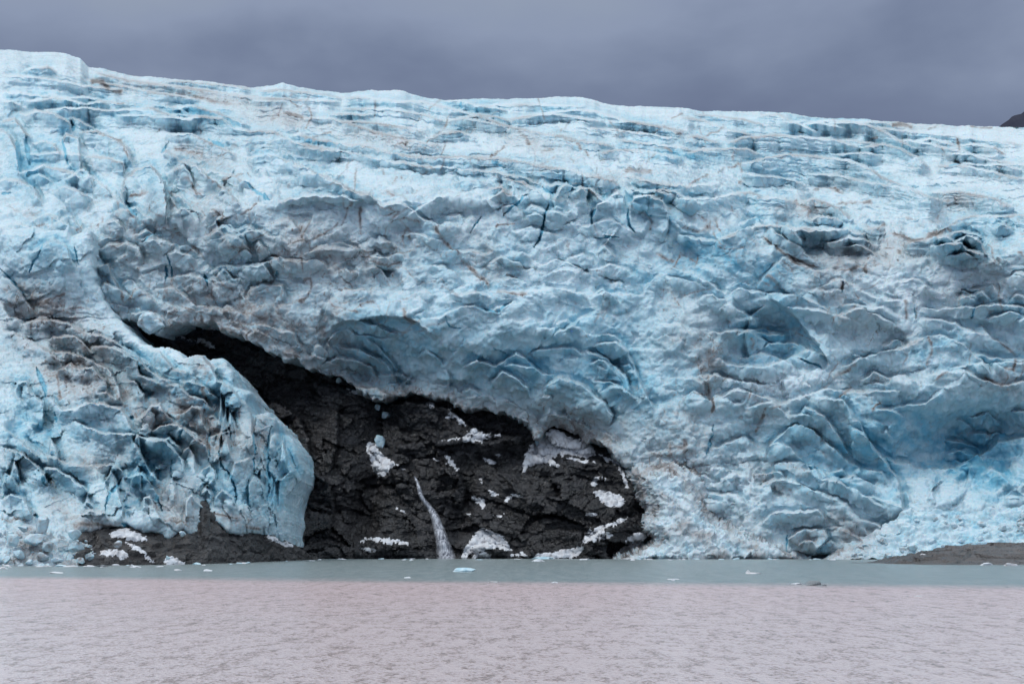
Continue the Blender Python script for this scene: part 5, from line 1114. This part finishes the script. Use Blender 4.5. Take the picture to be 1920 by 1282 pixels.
for i in range(70):                                   # brash ice along the shore
    u = r.choice([r.uniform(-20, 600), r.uniform(620, 1650), r.uniform(1180, 1640)])
    ds = float(np.interp(u, SHORE_D[:, 0], SHORE_D[:, 1])) if u < 600 else 858
    D0 = ds - abs(r.gauss(0, 1)) * 28 - 3; h = r.uniform(.25, .8)
    o = block('ice_floe', ((u - 960) / F * D0, D0, 0), (h * r.uniform(1.2, 3.2), h * 1.4, h * r.uniform(.5, 1.)), 1200 + i, FLM[r.choice(['white', 'white', 'blue'])], 3, 12, .1)
    tag(o, "tiny piece of brash ice drifting close to the glacier foot", "ice floe", "tiny brash ice along the shore")

# ------------------------------------------------------------------ waterfall
def build_fall():
    path = densify(C8((612, 262), (622, 280), (634, 310), (650, 370), (680, 410), (715, 460), (740, 530), (760, 600), (785, 700)), 2)
    L_ = len(path); wid = np.interp(np.linspace(0, 1, L_), [0, .25, .5, .8, 1], [2.6, 5.5, 9, 14, 20])
    lane = 15; P = np.zeros((L_, lane, 3))
    cu = CU.ravel(); cv = CV.ravel(); cd_ = CLIFF.reshape(-1, 3)[:, 1]
    prev = None
    for i, (u, v) in enumerate(path):
        k = np.argsort((cu - u) ** 2 + (cv - v) ** 2)[:30]; d = cd_[k].min() - 1.2
        d = d if prev is None else min(d, prev - .0) ; prev = d if prev is None else .6 * prev + .4 * d
        for j in range(lane):
            s = j / (lane - 1) * 2 - 1
            uu = u + s * wid[i]; P[i, j] = at(uu, v, prev - 1.4 * (1 - s * s))
    q = P.reshape(-1, 3); q[:, 1] += .5 * perlin(q * np.array([1.6, .3, .25])) - .5
    s = MT('falling_water')
    n = s.noise(1.0, 5, .65, .2, (.9, .9, .10)); n2 = s.noise(.8, 3, .6)
    s.fin(s.mix(s.mr(n, .4, .6), (.34, .36, .44), (.70, .72, .78)), .6, .2)
    tr = s.n('ShaderNodeBsdfTransparent'); mxs = s.n('ShaderNodeMixShader')
    s.l(s.math('MULTIPLY', s.attr()[0], s.mr(n, .36, .64, .30, .95)), mxs.inputs[0]); s.l(tr.outputs[0], mxs.inputs[1]); s.l(s.b.outputs[0], mxs.inputs[2]); s.l(mxs.outputs[0], s.out.inputs[0])
    sj = np.linspace(-1, 1, lane); mk = np.zeros((L_, lane, 3)); mk[..., 0] = (1 - sj[None] ** 2) ** 1.1 * np.interp(np.arange(L_) / L_, [0, .03, 1], [.5, 1, .85])[:, None]
    o = grid_mesh('waterfall', P, np.ones((L_ - 1, lane - 1), bool), s.m, None, mk)
    tag(o, "thin white waterfall running down the black rock into the water", "waterfall")
build_fall()

# ------------------------------------------------------------------ water
def build_water():
    s = MT('fjord_water')
    sp = s.n('ShaderNodeSeparateXYZ'); s.l(s.pos.outputs['Position'], sp.inputs[0])
    wob = s.noise(.02, 4, .6, 0, (.3, 1, 1))
    y = s.math('ADD', sp.outputs[1], s.math('MULTIPLY_ADD', wob, 60., -30.))
    y = s.math('ADD', y, s.math('MULTIPLY', sp.outputs[0], .41))
    f = s.mr(y, 338, 402, 1., 0., True)           # silty plume ends in a sharp line
    patch = s.noise(.012, 4, .6, .5, (.25, 1, 1))
    near = s.mr(sp.outputs[1], 120, 400, 0., 1.)
    pink = s.mix(s.math('MULTIPLY', near, s.mr(patch, .3, .7, .4, 1.)), (.66, .555, .565), (.70, .50, .505))
    far_r = s.noise(1.0, 3, .7, .2, (.30, .03, 1)); deep = s.mix(s.mr(far_r, .4, .6), (.24, .29, .295), (.31, .35, .355))
    c = s.mix(f, deep, pink)
    # ripples: darker streaks follow the ripple noise
    r1 = s.noise(1.0, 4, .65, .3, (3.2, 1.2, 1)); r2 = s.noise(1.0, 4, .65, .2, (.85, .24, 1)); 
    tr = s.math('MULTIPLY', s.mr(s.math('ADD', s.math('MULTIPLY', r1, .42), s.math('MULTIPLY_ADD', r2, .36, s.math('MULTIPLY', s.noise(1.0, 4, .7, .2, (.34, .06, 1)), .22))), .495, .58), .95)
    c = s.mix(tr, c, s.mix(f, (.15, .20, .205), (.30, .22, .20)))
    h = s.math('ADD', r1, s.math('MULTIPLY', r2, 1.5))
    m = s.fin(c, .22, .5, s.bump(h, .35, .8))
    s.b.inputs['IOR'].default_value = 1.33
    v = []; 
    ys = np.concatenate([np.linspace(-60, 60, 5), np.linspace(70, 1000, 40)]); xs = np.linspace(-700, 700, 40)
    X, Y = np.meshgrid(xs, ys); P = np.stack([X, Y, 0 * X], -1)
    o = grid_mesh('water', P, np.ones((len(ys) - 1, len(xs) - 1), bool), m); o.data.flip_normals()
    tag(o, "calm rippled fjord water, silty pink in front and grey-green by the ice", "water", None, 'structure')
build_water()

# ------------------------------------------------------------------ distant mountain
def build_mountain():
    D0 = 8000.; us = np.linspace(1850, 2900, 180)
    prof = np.array([(1850, 262), (1880, 240), (1890, 233), (1898, 226), (1906, 222), (1913, 221), (1920, 216), (1980, 190), (2100, 150), (2300, 120), (2900, 90)], float)
    vt = np.interp(us, prof[:, 0], prof[:, 1]); rows = []
    for k, t in enumerate(np.linspace(0, 1, 60)):
        d = D0 + 1500 * t; z = (HC + (HZ - vt) / F * D0 * 1.0) * (1 + 0 * t)
        zz = z * t + 300 * (1 - t) if True else z
        x = (us - 960) / F * D0
        rows.append(np.stack([x * (1 + 1500 * t / D0), d + 0 * x, (zz - HC) * (1 + 1500 * t / D0 * t) + HC], -1))
    P = np.array(rows); q = P.reshape(-1, 3); q[:, 2] += 25 * fbm(q, 260, 4, .5, 1) * np.clip(1 - q[:, 1] / 1e9, 0, 1)
    back = P[-1].copy(); back[:, 1] += 1500; back[:, 2] -= 900; P = np.concatenate([P, back[None]])
    s = MT('far_rock'); n = s.noise(.004, 6, .65); s.fin(s.mix(s.mr(n, .4, .65), (.028, .03, .048), (.055, .058, .08)), .9, .1)
    o = grid_mesh('mountain', P, np.ones((P.shape[0] - 1, P.shape[1] - 1), bool), s.m)
    tag(o, "dark mountain shoulder far behind the glacier at the right edge", "mountain", None, 'structure')
build_mountain()
